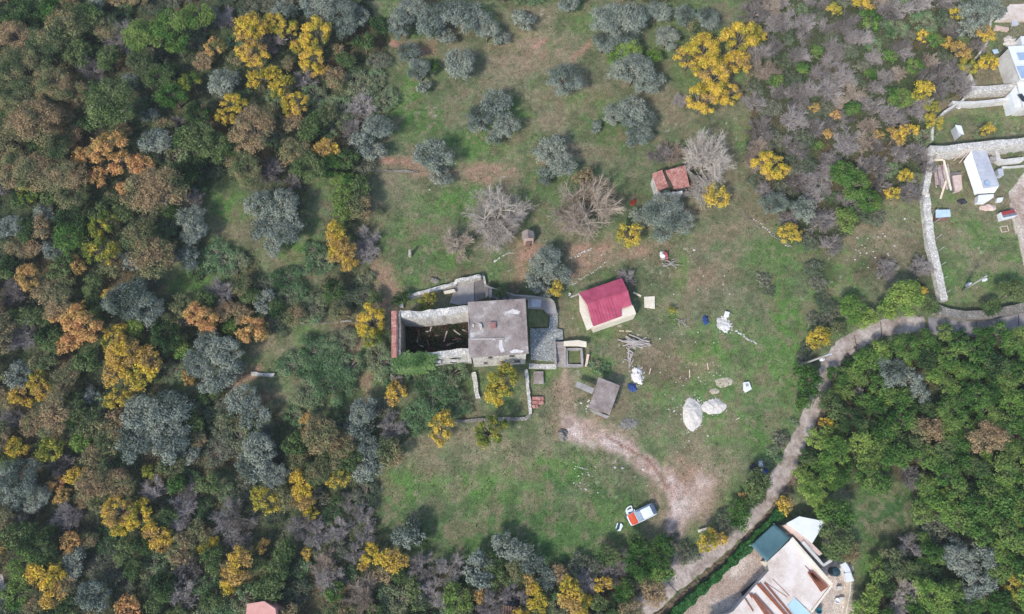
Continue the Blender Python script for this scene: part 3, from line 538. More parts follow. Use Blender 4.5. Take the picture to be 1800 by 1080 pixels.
# undergrowth on the wood floor and rough grass in the fields: nobody could count these
def scatter(name, n, polys, size, m, label, cat, inv=None, zr=.5, seed=3, tilt=.7, thin=None):
    rs = np.random.RandomState(seed); x = rs.uniform(-88, 88, n); y = rs.uniform(-18, 104, n); z = gz(x, y); px, py = proj(x, y, z)
    wx = px + (fbm(x, y, 6, 11) - .5) * 46; wy = py + (fbm(x, y, 6, 21) - .5) * 46
    k = np.zeros(n, bool)
    for P in polys: k |= inpoly(wx, wy, P)
    cl = clearing(wx, wy) > rs.uniform(.2, .8, n)
    k = k & ~cl if inv is None else (~k | cl)
    k &= (px > -60) & (px < 1860) & (py > -60) & (py < 1140)
    if thin is not None: k &= thin(x, y, px, py, rs)
    x, y, z = x[k], y[k], z[k]; m_ = len(x)
    hh = np.clip(fbm(x, y, 2.2, seed + 5) * 2 - .6, 0.05, 1) * zr
    P = np.stack([x, y, z + rs.uniform(0, 1, m_) * hh + .04], -1); nn = rs.normal(size=(m_, 3)) * tilt + np.array([0, 0, 1.0])
    me = quads_mesh(name, leaf_quads(P, nn, size * rs.uniform(.5, 1.4, m_), rs, .55), m)
    if name in ('rough_grass', 'undergrowth'):            # blades take the colour of the sward they grow in
        cc = soil_colour(x, y, *proj(x, y, z))[0] * rs.uniform(.72, 1.28, (m_, 1))
        if name == 'undergrowth': cc = cc * .35 + .65 * np.array([c3(66,84,54), c3(88,106,70), c3(104,118,84), c3(120,116,98)])[np.clip((fbm(x, y, 3.5, 17) * 6 - 1 + rs.rand(m_)), 0, 3).astype(int)] * rs.uniform(.8, 1.2, (m_, 1))
        a_ = me.attributes.new('soil', 'FLOAT_COLOR', 'POINT'); a_.data.foreach_set('color', np.repeat(np.concatenate([cc, np.ones((m_, 1))], 1), 4, axis=0).astype(np.float32).ravel())
    o = bpy.data.objects.new(name, me); C.objects.link(o); return setp(o, label, cat, kind='stuff')
def offroad(x, y, px, py, rs):
    k = np.ones(x.shape, bool)
    k &= seg_dist(px, py, [(a, b) for a, b, c_ in LANE]) > 24
    for pts, wd in TRACK: k &= seg_dist(px, py, pts) > wd * .62
    for P in KEEPOUT: k &= ~inpoly(px, py, P)
    return k
LANE = [(1850,556,42),(1800,564,42),(1740,572,42),(1680,575,40),(1625,571,34),(1588,570,36),(1552,577,36),(1520,590,36),(1490,608,36),(1467,630,34),(1452,656,30),(1443,685,28),(1430,715,29),(1416,750,31),(1399,788,34),(1381,825,37),(1356,860,39),(1324,900,40),(1286,936,41),(1246,971,43),(1199,1007,45),(1156,1043,47),(1118,1077,49),(1079,1112,50)]
KEEPOUT = [YARD, YARD2, YARD3, YARD4, [(690,540),(830,480),(990,520),(1035,600),(1030,650),(930,655),(820,655),(690,650)], [(1000,510),(1100,470),(1125,560),(1030,595)], [(1630,250),(1800,240),(1800,345),(1640,340)], [(1030,655),(1100,660),(1100,740),(1030,740)],
 [(1100,885),(1155,885),(1155,925),(1080,940),(1080,910)], [(1300,900),(1500,900),(1520,1080),(1250,1080)], [(1195,690),(1290,690),(1290,760),(1195,760)]]
def attrmat(name):
    m = bpy.data.materials.new(name); m.use_nodes = True; t = m.node_tree; N = t.nodes; L = t.links; N.remove(N['Principled BSDF'])
    at = N.new('ShaderNodeAttribute'); at.attribute_name = 'soil'; df = N.new('ShaderNodeBsdfDiffuse'); tr = N.new('ShaderNodeBsdfTranslucent'); ms = N.new('ShaderNodeMixShader'); ms.inputs[0].default_value = .2
    L.new(at.outputs['Color'], df.inputs[0]); L.new(at.outputs['Color'], tr.inputs[0]); L.new(df.outputs[0], ms.inputs[1]); L.new(tr.outputs[0], ms.inputs[2]); L.new(ms.outputs[0], N['Material Output'].inputs['Surface']); return m
und = attrmat('undergrowth leaves')
grs = attrmat('grass blades')
scatter('undergrowth', 280000, [F_LEFT, F_BOT, F_TR, F_OR, F_TOP], .26, und, 'dark tangled undergrowth on the wood floor', 'undergrowth', zr=1.3, thin=offroad)
scatter('rough_grass', 330000, [F_LEFT, F_BOT, F_TR, F_OR, F_TOP], .17, grs, 'rough short grass over the open slope', 'grass', inv=1, zr=.26, seed=9, tilt=1.0, thin=lambda *a: offroad(*a) & (a[4].rand(len(a[0])) < .15 + np.clip((fbm(a[0], a[1], 1.7, 88) - .4) * 4, 0, .8)))

scatter('weeds', 26000, [F_LEFT, F_BOT, F_TR, F_OR, F_TOP], .3, leafmat('weed leaves', [c3(58,84,46), c3(80,104,58), c3(116,112,76)], .2, .2), 'small dark weeds dotted over the open slope', 'weeds', inv=1, zr=.35, seed=19, tilt=.8, thin=lambda *a: offroad(*a) & (a[4].rand(len(a[0])) < np.clip((fbm(a[0], a[1], 1.1, 98, 3) - .52) * 9, 0, 1)))
# ------------------------------------------------------------------ building materials
M = {
 'lane': mat('lane concrete', [srgb(112,100,90), srgb(150,136,126), srgb(172,160,152), srgb(186,176,168)], .45, bump=.4, fine=.24, bscale=3),
 'laneold': mat('old asphalt', [srgb(122,118,118), srgb(146,140,140)], .35, bump=.3, fine=.14, bscale=5),
 'stone': masonry('pale stone masonry', srgb(208,202,192), srgb(236,232,225), srgb(156,150,140), 3.6, .35),
 'stoned': masonry('weathered stone masonry', srgb(128,122,114), srgb(170,164,154), srgb(92,88,80), 3.8, .4),
 'white': mat('white render', [srgb(168,164,158), srgb(198,195,190), srgb(214,211,207)], .6, fine=.12, bump=.25),
 'whitest': mat('fresh white paint', [srgb(208,210,212), srgb(222,223,224)], .8, fine=.04, bump=.05),
 'slab': mat('weathered concrete slab', [srgb(104,93,88), srgb(138,125,119), srgb(152,142,136), srgb(198,192,187)], .45, fine=.2, bscale=6, stops=[.3, .45, .58, .70]),
 'conc': mat('grey concrete', [srgb(134,128,124), srgb(168,162,158)], .6, fine=.18),
 'concd': mat('dark concrete', [srgb(92,88,86), srgb(124,118,114)], .8, fine=.2),
 'pave': masonry('paving stones', srgb(150,154,156), srgb(184,186,184), srgb(104,104,94), 2.4, .3),
 'tile': mat('terracotta', [srgb(140,92,84), srgb(170,118,108), srgb(192,156,146)], 1.6, fine=.3, bscale=6),
 'redmetal': mat('red sheet metal', [srgb(150,64,84), srgb(172,76,98), srgb(182,92,112)], .7, fine=.1, rough=.5, bump=0),
 'cream': mat('cream boards', [srgb(206,194,172), srgb(226,216,198)], .9, fine=.12),
 'rust': mat('rusty steel', [srgb(120,70,52), srgb(150,94,72)], 2, fine=.3),
 'wood': mat('grey weathered timber', [srgb(146,136,130), srgb(184,174,168)], 2, fine=.25),
 'woodp': mat('pale timber', [srgb(196,178,150), srgb(222,208,184)], 2, fine=.2),
 'woodb': mat('brown timber', [srgb(104,78,68), srgb(140,112,100)], 2, fine=.25),
 'soil': mat('dark soil', [srgb(56,46,38), srgb(90,74,60)], 1.5, fine=.4),
 'soilg': mat('mossy earth', [srgb(70,80,46), srgb(96,104,64), srgb(120,110,84)], 1.2, fine=.35),
 'gravel': mat('white gravel', [srgb(186,178,168), srgb(218,211,203)], 3, fine=.22, bscale=14, bump=.9),
 'blue': mat('blue tarpaulin', [srgb(38,58,110), srgb(56,80,140)], 2, fine=.2, rough=.5),
 'bluel': mat('light blue metal', [srgb(168,190,208), srgb(190,208,222)], 1, fine=.06, rough=.5),
 'teal': mat('teal shade net', [srgb(66,98,104), srgb(80,112,118)], .8, fine=.06, rough=.8),
 'black': mat('black plastic', [srgb(34,34,38), srgb(56,56,62)], 2, fine=.2, rough=.5),
 'glass': mat('dark window glass', [srgb(36,42,48), srgb(58,66,72)], 1, rough=.12, bump=0, fine=.03, spec=.6),
 'greyr': mat('grey roof sheet', [srgb(166,168,176), srgb(196,198,204)], .7, fine=.08, rough=.6),
 'panel': mat('blue grey panel', [srgb(140,158,180), srgb(160,178,200)], .6, fine=.05, rough=.4),
 'sandy': mat('sandy terrace screed', [srgb(160,138,122), srgb(198,182,170), srgb(214,203,194), srgb(222,214,206)], .3, fine=.1, stops=[.28, .4, .52, .7], bump=.15),
 'pinkwall': mat('pinkish stone', [srgb(186,160,148), srgb(212,190,178)], 1.5, fine=.25),
 'sandp': mat('pale sand', [srgb(150,140,116), srgb(184,174,156)], 1.5, fine=.25),
 'cushion': mat('pale tan plank', [srgb(206,186,160), srgb(226,208,184)], 1.5, fine=.15),
 'sky': mat('pool blue cover', [srgb(166,196,214), srgb(180,208,224)], .5, fine=.03, rough=.3, bump=.02),
}
def XY(pts, z): return [Wz(a, b, z)[:2] for a, b in pts]
def cen(pts): return (sum(a for a, b in pts) / len(pts), sum(b for a, b in pts) / len(pts))
def slabpx(pts, h, th, mb=None):                      # level slab whose top shows at these photo pixels, h above the ground
    z = G0(*cen(pts)) + h; mb = mb or MB(); return mb.prism(XY(pts, z), z - th, z)
def wallpx(pts, wd, h, jit=.0, sub=.5, mb=None, foot=.6, seed=1, absz=None, hl=None):
    """wall along photo pixels (its top edge), wd metres wide, top h above the ground"""
    mb = mb or MB(); rg = random.Random(seed); hs = hl or [h] * len(pts); P = []
    for (a, b), hh in zip(pts, hs): P.append(Vector(Wz(a, b, absz) if absz is not None else W(a, b, hh)))
    Q = [P[0]]
    for a, b in zip(P[:-1], P[1:]):
        n = max(1, int((b - a).length / sub))
        for k in range(1, n + 1): Q.append(a.lerp(b, k / n))
    V = []; n = len(Q)
    for i, q in enumerate(Q):
        d = Q[min(i + 1, n - 1)] - Q[max(i - 1, 0)]; d.z = 0; d.normalize(); s = Vector((-d.y, d.x, 0)) * wd / 2; j = lambda: Vector((rg.uniform(-jit, jit), rg.uniform(-jit, jit), rg.uniform(-jit, jit)))
        zg = gz(q.x, q.y) - foot
        A = q + s + j(); B = q - s + j(); V += [(q.x + s.x * 1.05, q.y + s.y * 1.05, zg), tuple(A), tuple(B), (q.x - s.x * 1.05, q.y - s.y * 1.05, zg)]
    F = []
    for i in range(n - 1):
        a = i * 4; b = a + 4; F += [(a, a + 1, b + 1, b), (a + 1, a + 2, b + 2, b + 1), (a + 2, a + 3, b + 3, b + 2), (a + 3, a, b, b + 3)]
    F += [(3, 2, 1, 0), (n * 4 - 4, n * 4 - 3, n * 4 - 2, n * 4 - 1)]
    return mb.add(V, F)
def ribbon(name, pts, z, m, n=8, edge=.12, kindname='structure'):
    # smooth centreline (Catmull-Rom), several vertices across, laid just above the ground
    P = [(Vector(W(a, b)), Vector(W(a, b)).xy) for a, b, c_ in pts]
    C2 = []; wds = []
    def mpp(a, b): v = Vector(W(a, b)) - Vector((0, 0, CAMH)); return -(-v.y * st + v.z * ct) / FPX if False else abs(-v.y * st + v.z * ct) / FPX
    for i in range(len(pts) - 1):
        p0 = P[max(i - 1, 0)][0]; p1 = P[i][0]; p2 = P[i + 1][0]; p3 = P[min(i + 2, len(P) - 1)][0]
        for k in range(6):
            u = k / 6; C2.append(.5 * ((2 * p1) + (p2 - p0) * u + (2 * p0 - 5 * p1 + 4 * p2 - p3) * u * u + (3 * p1 - p0 - 3 * p2 + p3) * u ** 3))
            wds.append((pts[i][2] * (1 - u) + pts[i + 1][2] * u) * mpp(*pts[i][:2]))
    V = []; rg = random.Random(3); N_ = len(C2)
    for i, q in enumerate(C2):
        d = C2[min(i + 1, N_ - 1)] - C2[max(i - 1, 0)]; d.z = 0; d.normalize(); s = Vector((-d.y, d.x, 0)); wl = wds[i] / 2 + rg.uniform(-edge, edge); wr = wds[i] / 2 + rg.uniform(-edge, edge)
        for k in range(n):
            f = -1 + 2 * k / (n - 1); r_ = q + s * (f * (wl if f > 0 else wr)); e = .02 if 0 < k < n - 1 else -.25
            V.append((r_.x, r_.y, gz(r_.x, r_.y) + z + e))
    F = [(i * n + k, i * n + k + 1, (i + 1) * n + k + 1, (i + 1) * n + k) for i in range(N_ - 1) for k in range(n - 1)]
    F = [tuple(reversed(f)) for f in F]
    o = mk(name, MB().add(V, F), m, smooth=True); setp(o, kind=kindname); return C2
# ------------------------------------------------------------------ lane
lane = ribbon('lane', LANE[4:], .12, M['lane'], edge=.18)
ribbon('lane', LANE[:5], .13, M['laneold'], edge=.08)
ribbon('footpath', [(1186,955,12),(1190,975,14),(1184,995,14),(1172,1015,14)], .10, M['lane'], n=5, edge=.1)
# earth bank beside the lane, and joints
bk = MB()
for a, b, c_ in [(1499,618,0),(1478,645,0),(1467,668,0),(1459,700,0),(1441,738,0),(1424,785,0),(1407,822,0),(1384,862,0),(1352,905,0),(1315,945,0),(1272,988,0),(1222,1028,0),(1175,1070,0)]: pass
bank = mk('earth_bank', wallpx([(1508,606),(1484,634),(1472,655),(1463,685),(1455,705),(1441,738),(1425,785),(1407,824),(1384,864),(1352,905),(1314,945),(1272,985),(1222,1024),(1175,1066),(1130,1105)], .55, .14, .16, .35, foot=.5), M['rustearth'] if 'rustearth' in M else mat('reddish earth', [srgb(70,62,50), srgb(116,96,80), srgb(88,92,66)], 1.2, fine=.35)); setp(bank, kind='structure')
jm = mat('tar joint', [srgb(70,64,62), srgb(90,84,80)], 1)
for a, b in [((1716,560),(1716,589)),((1790,545),(1791,578)),((1548,566),(1550,590)),((1502,590),(1506,612)),((1434,692),(1446,704)),((1176,1058),(1184,1078)),((1172,1022),(1200,1052))]:
    A = W(*a, .165); B = W(*b, .165); setp(mk1('road_joint', 'thin dark joint across the lane ' + ('nearest the photo bottom' if a == (1172,1022) else where(*a)), 'joint', MB().bar(A, B, .1, .02), jm, 'dark joints across the lane'))
# ------------------------------------------------------------------ ruined house
z0 = G0(870, 600) - .2; HR = z0 + 6.9; HW = z0 + 5.2
h = thing('stone_house', 'half roofless old stone house with weathered flat concrete roof on its right end', 'house', (Wz(870,600,z0)))
roofp = [(822,531),(924,525),(925,545),(929,618),(930,621),(824,629),(823,595),(824,594)]
inner = [(826,536),(920,530),(925,617),(829,623)]
mk('wall', MB().prism(XY(inner, HR), z0 - 1.2, HR - .32), M['stone'], h)
rf = mk('roof', MB().prism(XY(roofp, HR), HR - .32, HR), M['slab'], h, bevel=.03)
def onroof(name, pts, hh, m, par=rf): return mk(name, MB().prism(XY(pts, HR + hh), HR + .002, HR + hh), m, par)
onroof('hatch', [(861,566),(871,566),(872,576),(862,576)], .35, mat('dull red paint', [srgb(136,96,92), srgb(154,114,108)], 1), rf)
onroof('kerb', [(823,595),(886,594),(886,595.3),(823,596.3)], .12, M['conc'], rf)
onroof('kerb', [(822.6,560),(824.4,560),(825.6,593),(824,593)], .14, M['conc'], rf)
onroof('stone', [(841,568),(846,569),(848,577),(843,578)], .3, M['stone'], rf)
onroof('stone', [(831,569),(834,571),(833,575),(830,573)], .2, M['stone'], rf)
pw = lambda *a: mk('patch', MB().prism(XY(a, HR + .012), HR + .003, HR + .012), mat('whitewash streak', [srgb(186,178,174), srgb(216,210,206)], 1.5, fine=.3), rf)
pw((878,598),(883,597),(884,610),(887,618),(881,620),(877,612)); pw((896,618),(904,614),(921,617),(918,620),(898,621)); pw((890,549),(902,543),(915,548),(912,553),(896,551)); pw((826,594),(868,594),(872,599),(866,597),(828,597))
# walls of the roofless part
mk('wall', wallpx([(823,543),(790,547),(765,550),(735,553),(702,551)], .95, 0, .10, .55, absz=HW + .15, foot=1.2, seed=3), M['stone'], h)
sw = mk('wall', wallpx([(826,617),(795,620),(760,625),(704,630)], .85, 0, .10, .5, absz=HW, foot=1.6, seed=4), M['stone'], h)
mk('wall', wallpx([(699,548),(700,590),(699,628)], .8, 0, .06, .5, absz=HW + .3, foot=1.2, seed=5), M['stoned'], h)
cp = mk('tiled_coping', wallpx([(693,547),(693.5,590),(693,628)], .8, 0, .02, 1, absz=HW + .55, foot=-5.4, seed=6), M['tile'], h)
ti = MB()
for k in range(34):
    py = 548 + k * 79 / 33; A = Wz(689, py, HW + .52); B = Wz(697, py, HW + .60); ti.tube([A, B], .1, 6)
mk('ridge_tiles', ti, M['tile'], cp)
for px, py in ((767,636),(797,634)):
    A = Vector(Wz(px, py, HW - 1.2)); wdn = mk('window', MB().box((A.x, A.y - .12, A.z), (.95, .3, .7)), M['glass'], h); mk('lintel', MB().box((A.x, A.y - .16, A.z + .45), (1.3, .34, .18)), M['stone'], wdn)
for px, zz in ((848, 2.0), (880, 2.0), (908, 2.0), (858, 4.9), (898, 4.9)):
    A = Vector(Wz(px, 624, HR)); yy = Wz(px, 618 + (px - 829) * -.06 + 2, HR)[1]
    ww = mk('window', MB().box((A.x, yy - .16, z0 + zz), (1.0, .16, 1.3)), M['glass'], h)
    mk('frame', MB().box((A.x, yy - .2, z0 + zz - .7), (1.3, .3, .12)).box((A.x, yy - .2, z0 + zz + .72), (1.3, .26, .16)).box((A.x, yy - .27, z0 + zz), (.07, .06, 1.3)), M['conc'], ww)
fl = mk('floor', MB().prism(XY([(700,566),(826,560),(828,622),(702,634)], z0 + 2.2), z0 - .5, z0 + .25), M['soil'], h)
iv = np.random.RandomState(4)
def leafpatch(name, pts, z_lo, z_hi, n, size, m, par, side=None):
    A = np.array([Wz(a, b, z_hi) for a, b in pts]); x = iv.uniform(A[:, 0].min(), A[:, 0].max(), n * 2); y = iv.uniform(A[:, 1].min(), A[:, 1].max(), n * 2)
    k = inpoly(x, y, [(a, b) for a, b, c_ in A]); x, y = x[k][:n], y[k][:n]; nx = iv.normal(size=len(x)) * .16; x = x + nx + (fbm(x, y, .9, 15) - .5) * 1.2; y = y + iv.normal(size=len(x)) * .16 + (fbm(x, y, .9, 16) - .5) * 1.2; z = z_hi + np.clip(fbm(x, y, 1.0, 5) - .4, 0, 1) * (z_hi - z_lo) * .5 + iv.uniform(-.1, .25, len(x))
    P = np.stack([x, y, z], -1); me = quads_mesh(name, leaf_quads(P, iv.normal(size=P.shape) * .5 + [0, 0, 1], size * iv.uniform(.6, 1.4, len(x)), iv), m)
    if par: off = root_loc(par); me.vertices.foreach_set('co', (np.array([v.co[:] for v in me.vertices]) - np.array(off)).ravel())
    o = bpy.data.objects.new(name, me); C.objects.link(o); o.parent = par; return o
ivm = leafmat('ivy leaves', [c3(72,104,60), c3(96,128,76), c3(120,144,92)], .25, .5)
o = leafpatch('ivy', [(694,628),(720,622),(762,625),(768,630),(750,642),(728,645),(700,645),(692,638)], HW - .3, HW + .1, 5200, .22, ivm, h)
# ivy hanging down the outer face of that wall
P = []
for k in range(3800):
    px = iv.uniform(694, 764); A = Wz(px, 634 + iv.uniform(-1, 1), HW); dz = iv.rand() ** 1.2 * 4.6 * (1 if px < 750 else .5); P.append((A[0], A[1] - .25 - iv.rand() * .35 - dz * .1, HW - dz + .2))
P = np.array(P); me = quads_mesh('ivy', leaf_quads(P, iv.normal(size=P.shape) * .5 + [0, -1, .7], .22 * iv.uniform(.6, 1.4, len(P)), iv), ivm); me.vertices.foreach_set('co', (leaf_quads(P, iv.normal(size=P.shape) * .5 + [0, -1, .7], .22 * iv.uniform(.6, 1.4, len(P)), iv) - np.array(h.location)).ravel())
o2 = bpy.data.objects.new('ivy', me); C.objects.link(o2); o2.parent = h
# fallen roof timbers and rubble brush inside
rg = random.Random(8); its = []
for i in range(16):
    a = (rg.uniform(712, 815), rg.uniform(578, 608)); an = rg.choice([.1, .5, 1.4, -.5, -1.2, 2.9]) + rg.uniform(-.3, .3); L_ = rg.uniform(8, 22)
    A = Wz(a[0], a[1], z0 + rg.uniform(.7, 1.6)); B = Wz(a[0] + L_ * math.cos(an), min(612, max(575, a[1] + L_ * math.sin(an))), z0 + rg.uniform(.5, 1.5)); its.append((a, A, B, L_))
its.sort(key=lambda q: q[0][0])
for i, (a, A, B, L_) in enumerate(its):
    mk1('fallen_beam', ('long' if L_ > 15 else 'short') + ' grey beam fallen inside the roofless ruin, %s of sixteen from left' % ORD[i], 'beam', MB().bar(A, B, .16, .16), M['wood'] if i % 2 else M['woodb'], 'fallen beams in the ruin')
br = leafmat('dead brush', [c3(54,42,36), c3(84,64,54), c3(50,60,40)], .1, .6)
setp(leafpatch('rubble_brush', [(704,570),(824,564),(826,616),(706,624)], z0 + .1, z0 + .9, 5000, .22, br, None), 'dark red-brown brush and rubble filling the ruin', 'rubble', kind='stuff')
# ------------------------------------------------------------------ terraces and steps round the house
def T(name, label, cat, mb, m, group=None, bevel=.02): return mk1(name, label, cat, mb, M[m] if isinstance(m, str) else m, group, bevel)
T('garden_wall', 'crumbling low stone wall stepping up behind the ruin', 'wall', wallpx([(706,540),(706,526),(735,516),(775,506),(800,498),(802,494),(845,485)], .55, .9, .07, .5, hl=[.5,.8,.9,.9,1,1.2,1.3]), 'stone')
T('white_slab', 'pale rectangular slab set on the wall behind the ruin', 'slab', slabpx([(779,512),(798,508),(801,513),(781,517)], .75, .3), 'cream')
cg = thing('courtyard', 'grey concrete courtyard behind the ruined house', 'courtyard', W(830,510))
mk('paving', slabpx([(803,497),(833,489),(833,533),(806,536),(790,533)], .18, .6), M['conc'], cg)
mk('paving', slabpx([(834,489),(851,487),(853,502),(854,524),(834,530)], .30, .7), M['concd'], cg)
mk('kerb', wallpx([(802,496),(833,488),(850,485),(853,500)], .3, .6, .03), M['stone'], cg)
sp = thing('outdoor_stair', 'wide grey concrete steps between the courtyard and the house', 'steps', W(885,515))
for k in range(8):
    a = 853 + k * 6; yy = 504 + k * 1.7; mk('step', slabpx([(a,yy),(a+5.6,yy+1.4),(a+6.2,yy+16),(a+.6,yy+19 - k*.3)], 1.6 - k * .18, .9), M['conc'] if k % 2 else M['concd'], sp)
T('parapet', 'thin concrete parapet running from the steps past the patio', 'wall', wallpx([(852,502),(905,519),(945,522),(968,526),(974,531)], .22, 1.6, .02), 'conc')
pt = thing('patio', 'mossy grey stone patio beside the concrete-roofed house', 'patio', W(955,590))
mk('paving', slabpx([(932,577),(965,577),(968,545),(981,545),(980,578),(989,580),(990,597),(977,599),(976,636),(933,632)], .35, .9), M['pave'], pt)
mk('paving', slabpx([(928,523),(975,530),(979,550),(962,551),(955,543),(928,541)], .8, 1.2), M['conc'], pt)
mk('slab', slabpx([(934,525),(952,526),(951,539),(934,539)], .88, .2), M['greyr'], pt)
mk('lawn', slabpx([(928,544),(957,543),(963,548),(962,574),(930,575)], .42, .9), M['soilg'], pt)
mk('lawn', slabpx([(945,607),(972,594),(974,624),(942,624)], .39, .3), M['soilg'], pt)
T('patio_wall', 'pale stone retaining wall below the patio', 'wall', wallpx([(930,643),(978,644)], .7, .5, .05), 'stone')
mk1('flower_bed', 'dark mossy bed between patio and its retaining wall', 'flower bed', slabpx([(930,626),(976,625),(977,640),(931,639)], .3, .8), M['soilg'])
s2 = thing('garden_stair', 'narrow concrete steps leading down from the patio', 'steps', W(985,620))
for k in range(8): mk('step', slabpx([(977 + k*.1,601 + k*5.6),(992,601 + k*5.6),(992,606 + k*5.6),(978,606 + k*5.6)], 1.0 - k * .11, .7), M['conc'] if k % 2 else M['slab'], s2)
mk('side_wall', wallpx([(975,600),(977,640)], .28, 1.2, .02), M['conc'], s2); mk('side_wall', wallpx([(993,610),(993,643)], .28, 1.0, .02), M['conc'], s2)
pl = thing('stone_planter', 'square concrete planter full of dry stems beside the steps', 'planter', W(1010,625))
mk('rim', wallpx([(994,642),(1024,642),(1022,614),(996,614),(996,642)], .35, .8, .03), M['conc'], pl); mk('soil', slabpx([(997,617),(1020,617),(1022,638),(997,638)], .5, .5), M['soilg'], pl)
T('curved_slab', 'pale arched concrete slab over the top of the planter', 'slab', slabpx([(991,600),(1017,598),(1031,601),(1031,610),(1017,608),(991,608)], 1.3, .35), 'cream')
T('leaning_board', 'pale pink board leaning beside the planter', 'board', MB().bar(W(1034,623,.9), W(1030,645,.1), .35, .06), 'pinkwall')
T('slab', 'square grey concrete slab below the patio wall', 'slab', slabpx([(938,653),(955,653),(956,674),(938,674)], .5, .5), 'slab')
T('tile_stack', 'small stack of red roof tiles on the grass', 'tile stack', MB().add(*(lambda b: (b.v, b.f))((lambda b: [b.box((W(936+ (k%4)*5+2,701+(k//4)*7, .2 + (k%3)*.06)), (.42,.5,.3), rz=.05*k) for k in range(10)] and b)(MB()))), 'tile')
T('low_wall', 'short broken white wall below the house, left of the yellowing tree', 'wall', wallpx([(833,655),(836,678),(840,700)], .6, .6, .09), 'stone')
T('low_wall', 'dry stone wall along the foot of the house garden', 'wall', wallpx([(800,741),(840,738),(880,737),(925,736),(933,728)], .45, .4, .08), 'stoned')
T('low_wall', 'straight stone wall right of the yellowing tree below the house', 'wall', wallpx([(925,650),(929,690),(933,728)], .45, .5, .07), 'stone')
T('retaining_wall', 'long pale field wall along the red terrace', 'wall', wallpx([(636,297),(690,300),(735,302)], .24, .25, .12), 'stoned')
T('retaining_wall', 'thin field wall at the edge of the small glade', 'wall', wallpx([(347,299),(385,300)], .25, .3, .06), 'stone')
T('retaining_wall', 'short field wall left of the ruin by the yellow tree', 'wall', wallpx([(528,568),(570,568),(622,564)], .2, .16, .12), 'stoned')
T('retaining_wall', 'short stone wall beside the bramble thicket', 'wall', wallpx([(442,657),(482,659)], .5, .4, .08), 'stone')
T('retaining_wall', 'tumbled stone wall beside the grey olives below the tiled hut', 'wall', wallpx([(1308,376),(1325,390),(1338,402)], .22, .12, .16), 'stoned')
T('retaining_wall', 'mossy tumbled wall end above the meadow', 'wall', wallpx([(1355,412),(1375,422),(1393,434)], .22, .12, .16), 'stoned')
# ------------------------------------------------------------------ red-roofed shed
zs = G0(1065, 540); r = thing('shed', 'small cream shed with a crimson sheet metal roof', 'shed', Wz(1065,540,zs))
zt = zs + 3.1
mk('wall', MB().prism(XY([(1020,519),(1092,492),(1118,552),(1046,576)], zs + 2.3), zs - .5, zs + 2.3), M['cream'], r)
mk('slab', MB().prism(XY([(1018,516),(1030,537),(1043,575),(1032,581),(1019,546)], zs + 2.36), zs + 2.2, zs + 2.36), M['cream'], r)
mk('slab', MB().prism(XY([(1090,546),(1113,538),(1118,551),(1044,576),(1042,573)], zs + 2.38), zs + 2.2, zs + 2.38), M['cream'], r)
def sheet(mb, pts, zs_, th=.06):
    tp = [Wz(a, b, z) for (a, b), z in zip(pts, zs_)]; return mb.prism([(p[0], p[1]) for p in tp], [p[2] - th for p in tp], [p[2] for p in tp])
rm_ = mk('roof', sheet(MB(), [(1018,515),(1093,489),(1104,512),(1032,536)], [zs + 2.5, zs + 2.5, zs + 3.1, zs + 3.1]), M['redmetal'], r)
rm2 = mk('roof', sheet(sheet(MB(), [(1032,536),(1104,512),(1110,537),(1092,543)], [zs + 3.1, zs + 3.1, zs + 2.6, zs + 2.6]), [(1032,536),(1092,543),(1093,556),(1043,574)], [zs + 3.1, zs + 2.602, zs + 2.5, zs + 2.5]), M['redmetal'], r)
rb = MB()
for k in range(1, 14):
    f = k / 14
    A = Vector(Wz(1018 + 75 * f, 515 - 26 * f, zs + 2.53)); B = Vector(Wz(1032 + 72 * f, 536 - 24 * f, zs + 3.13)); rb.bar(A, B, .04, .025)
mk('seam', rb, M['redmetal'], rm_)
rb = MB()
for k in range(1, 9):
    f = k / 14; A = Vector(Wz(1032 + 72 * f, 536 - 24 * f, zs + 3.13)); B = Vector(Wz(1043 + 72 * f, 573 - 25 * f, zs + 2.55)); rb.bar(A, B, .04, .025)
mk('seam', rb, M['redmetal'], rm2)
mk('ridge_cap', MB().bar(Wz(1032,536,zs+3.14), Wz(1104,512,zs+3.14), .3, .05), M['redmetal'], r)
dA = Vector(Wz(1078,566,zs+1.1)); mk('door', MB().box((dA.x, dA.y - .02, zs + 1.0), (.9, .14, 2.0), rz=.33), M['woodb'], r)
mk('gutter_post', MB().bar(Wz(1018,517,zs+2.4), Wz(1003,523,zs+2.2), .18, .08), M['wood'], r)
T('bucket', 'small white bucket left of the crimson-roofed shed', 'bucket', MB().lathe(W(1001,519), [(.16,0),(.22,.4),(.2,.4),(.16,.08)], 14), 'whitest')
bd = thing('plywood_sheet', 'square pale plywood sheet lying right of the crimson-roofed shed', 'board', W(1141,532)); mk('board', slabpx([(1132,522),(1151,521),(1151,543),(1133,541)], .28, .08), M['cream'], bd); mk('board', slabpx([(1139,533.5),(1151,533),(1151,543),(1141,541)], .34, .05), M['cream'], bd)
T('plank', 'narrow pale plank lying beside the plywood sheet', 'plank', MB().bar(W(1113,514,.2), W(1127,521,.2), .3, .08), 'woodp')
T('plank', 'long cream plank on the grass below the crimson-roofed shed', 'plank', MB().bar(W(1088,582,.1), W(1110,582.5,.1), .14, .06), 'woodp')
for i, (a, b, w_) in enumerate([((1212,650),(1212,664),'upper'),((1243,638),(1245,650),'right-hand'),((1144,648),(1141,658),'left-hand'),((1293,738),(1302,734),'lower')]):
    T('plank', 'thin pale stick on the grass, %s of four above the gravel' % w_ if i < 3 else 'short pale stick on the grass below right of the gravel heaps', 'stick', MB().bar(W(*a, .06), W(*b, .06), .12, .05), 'woodp')
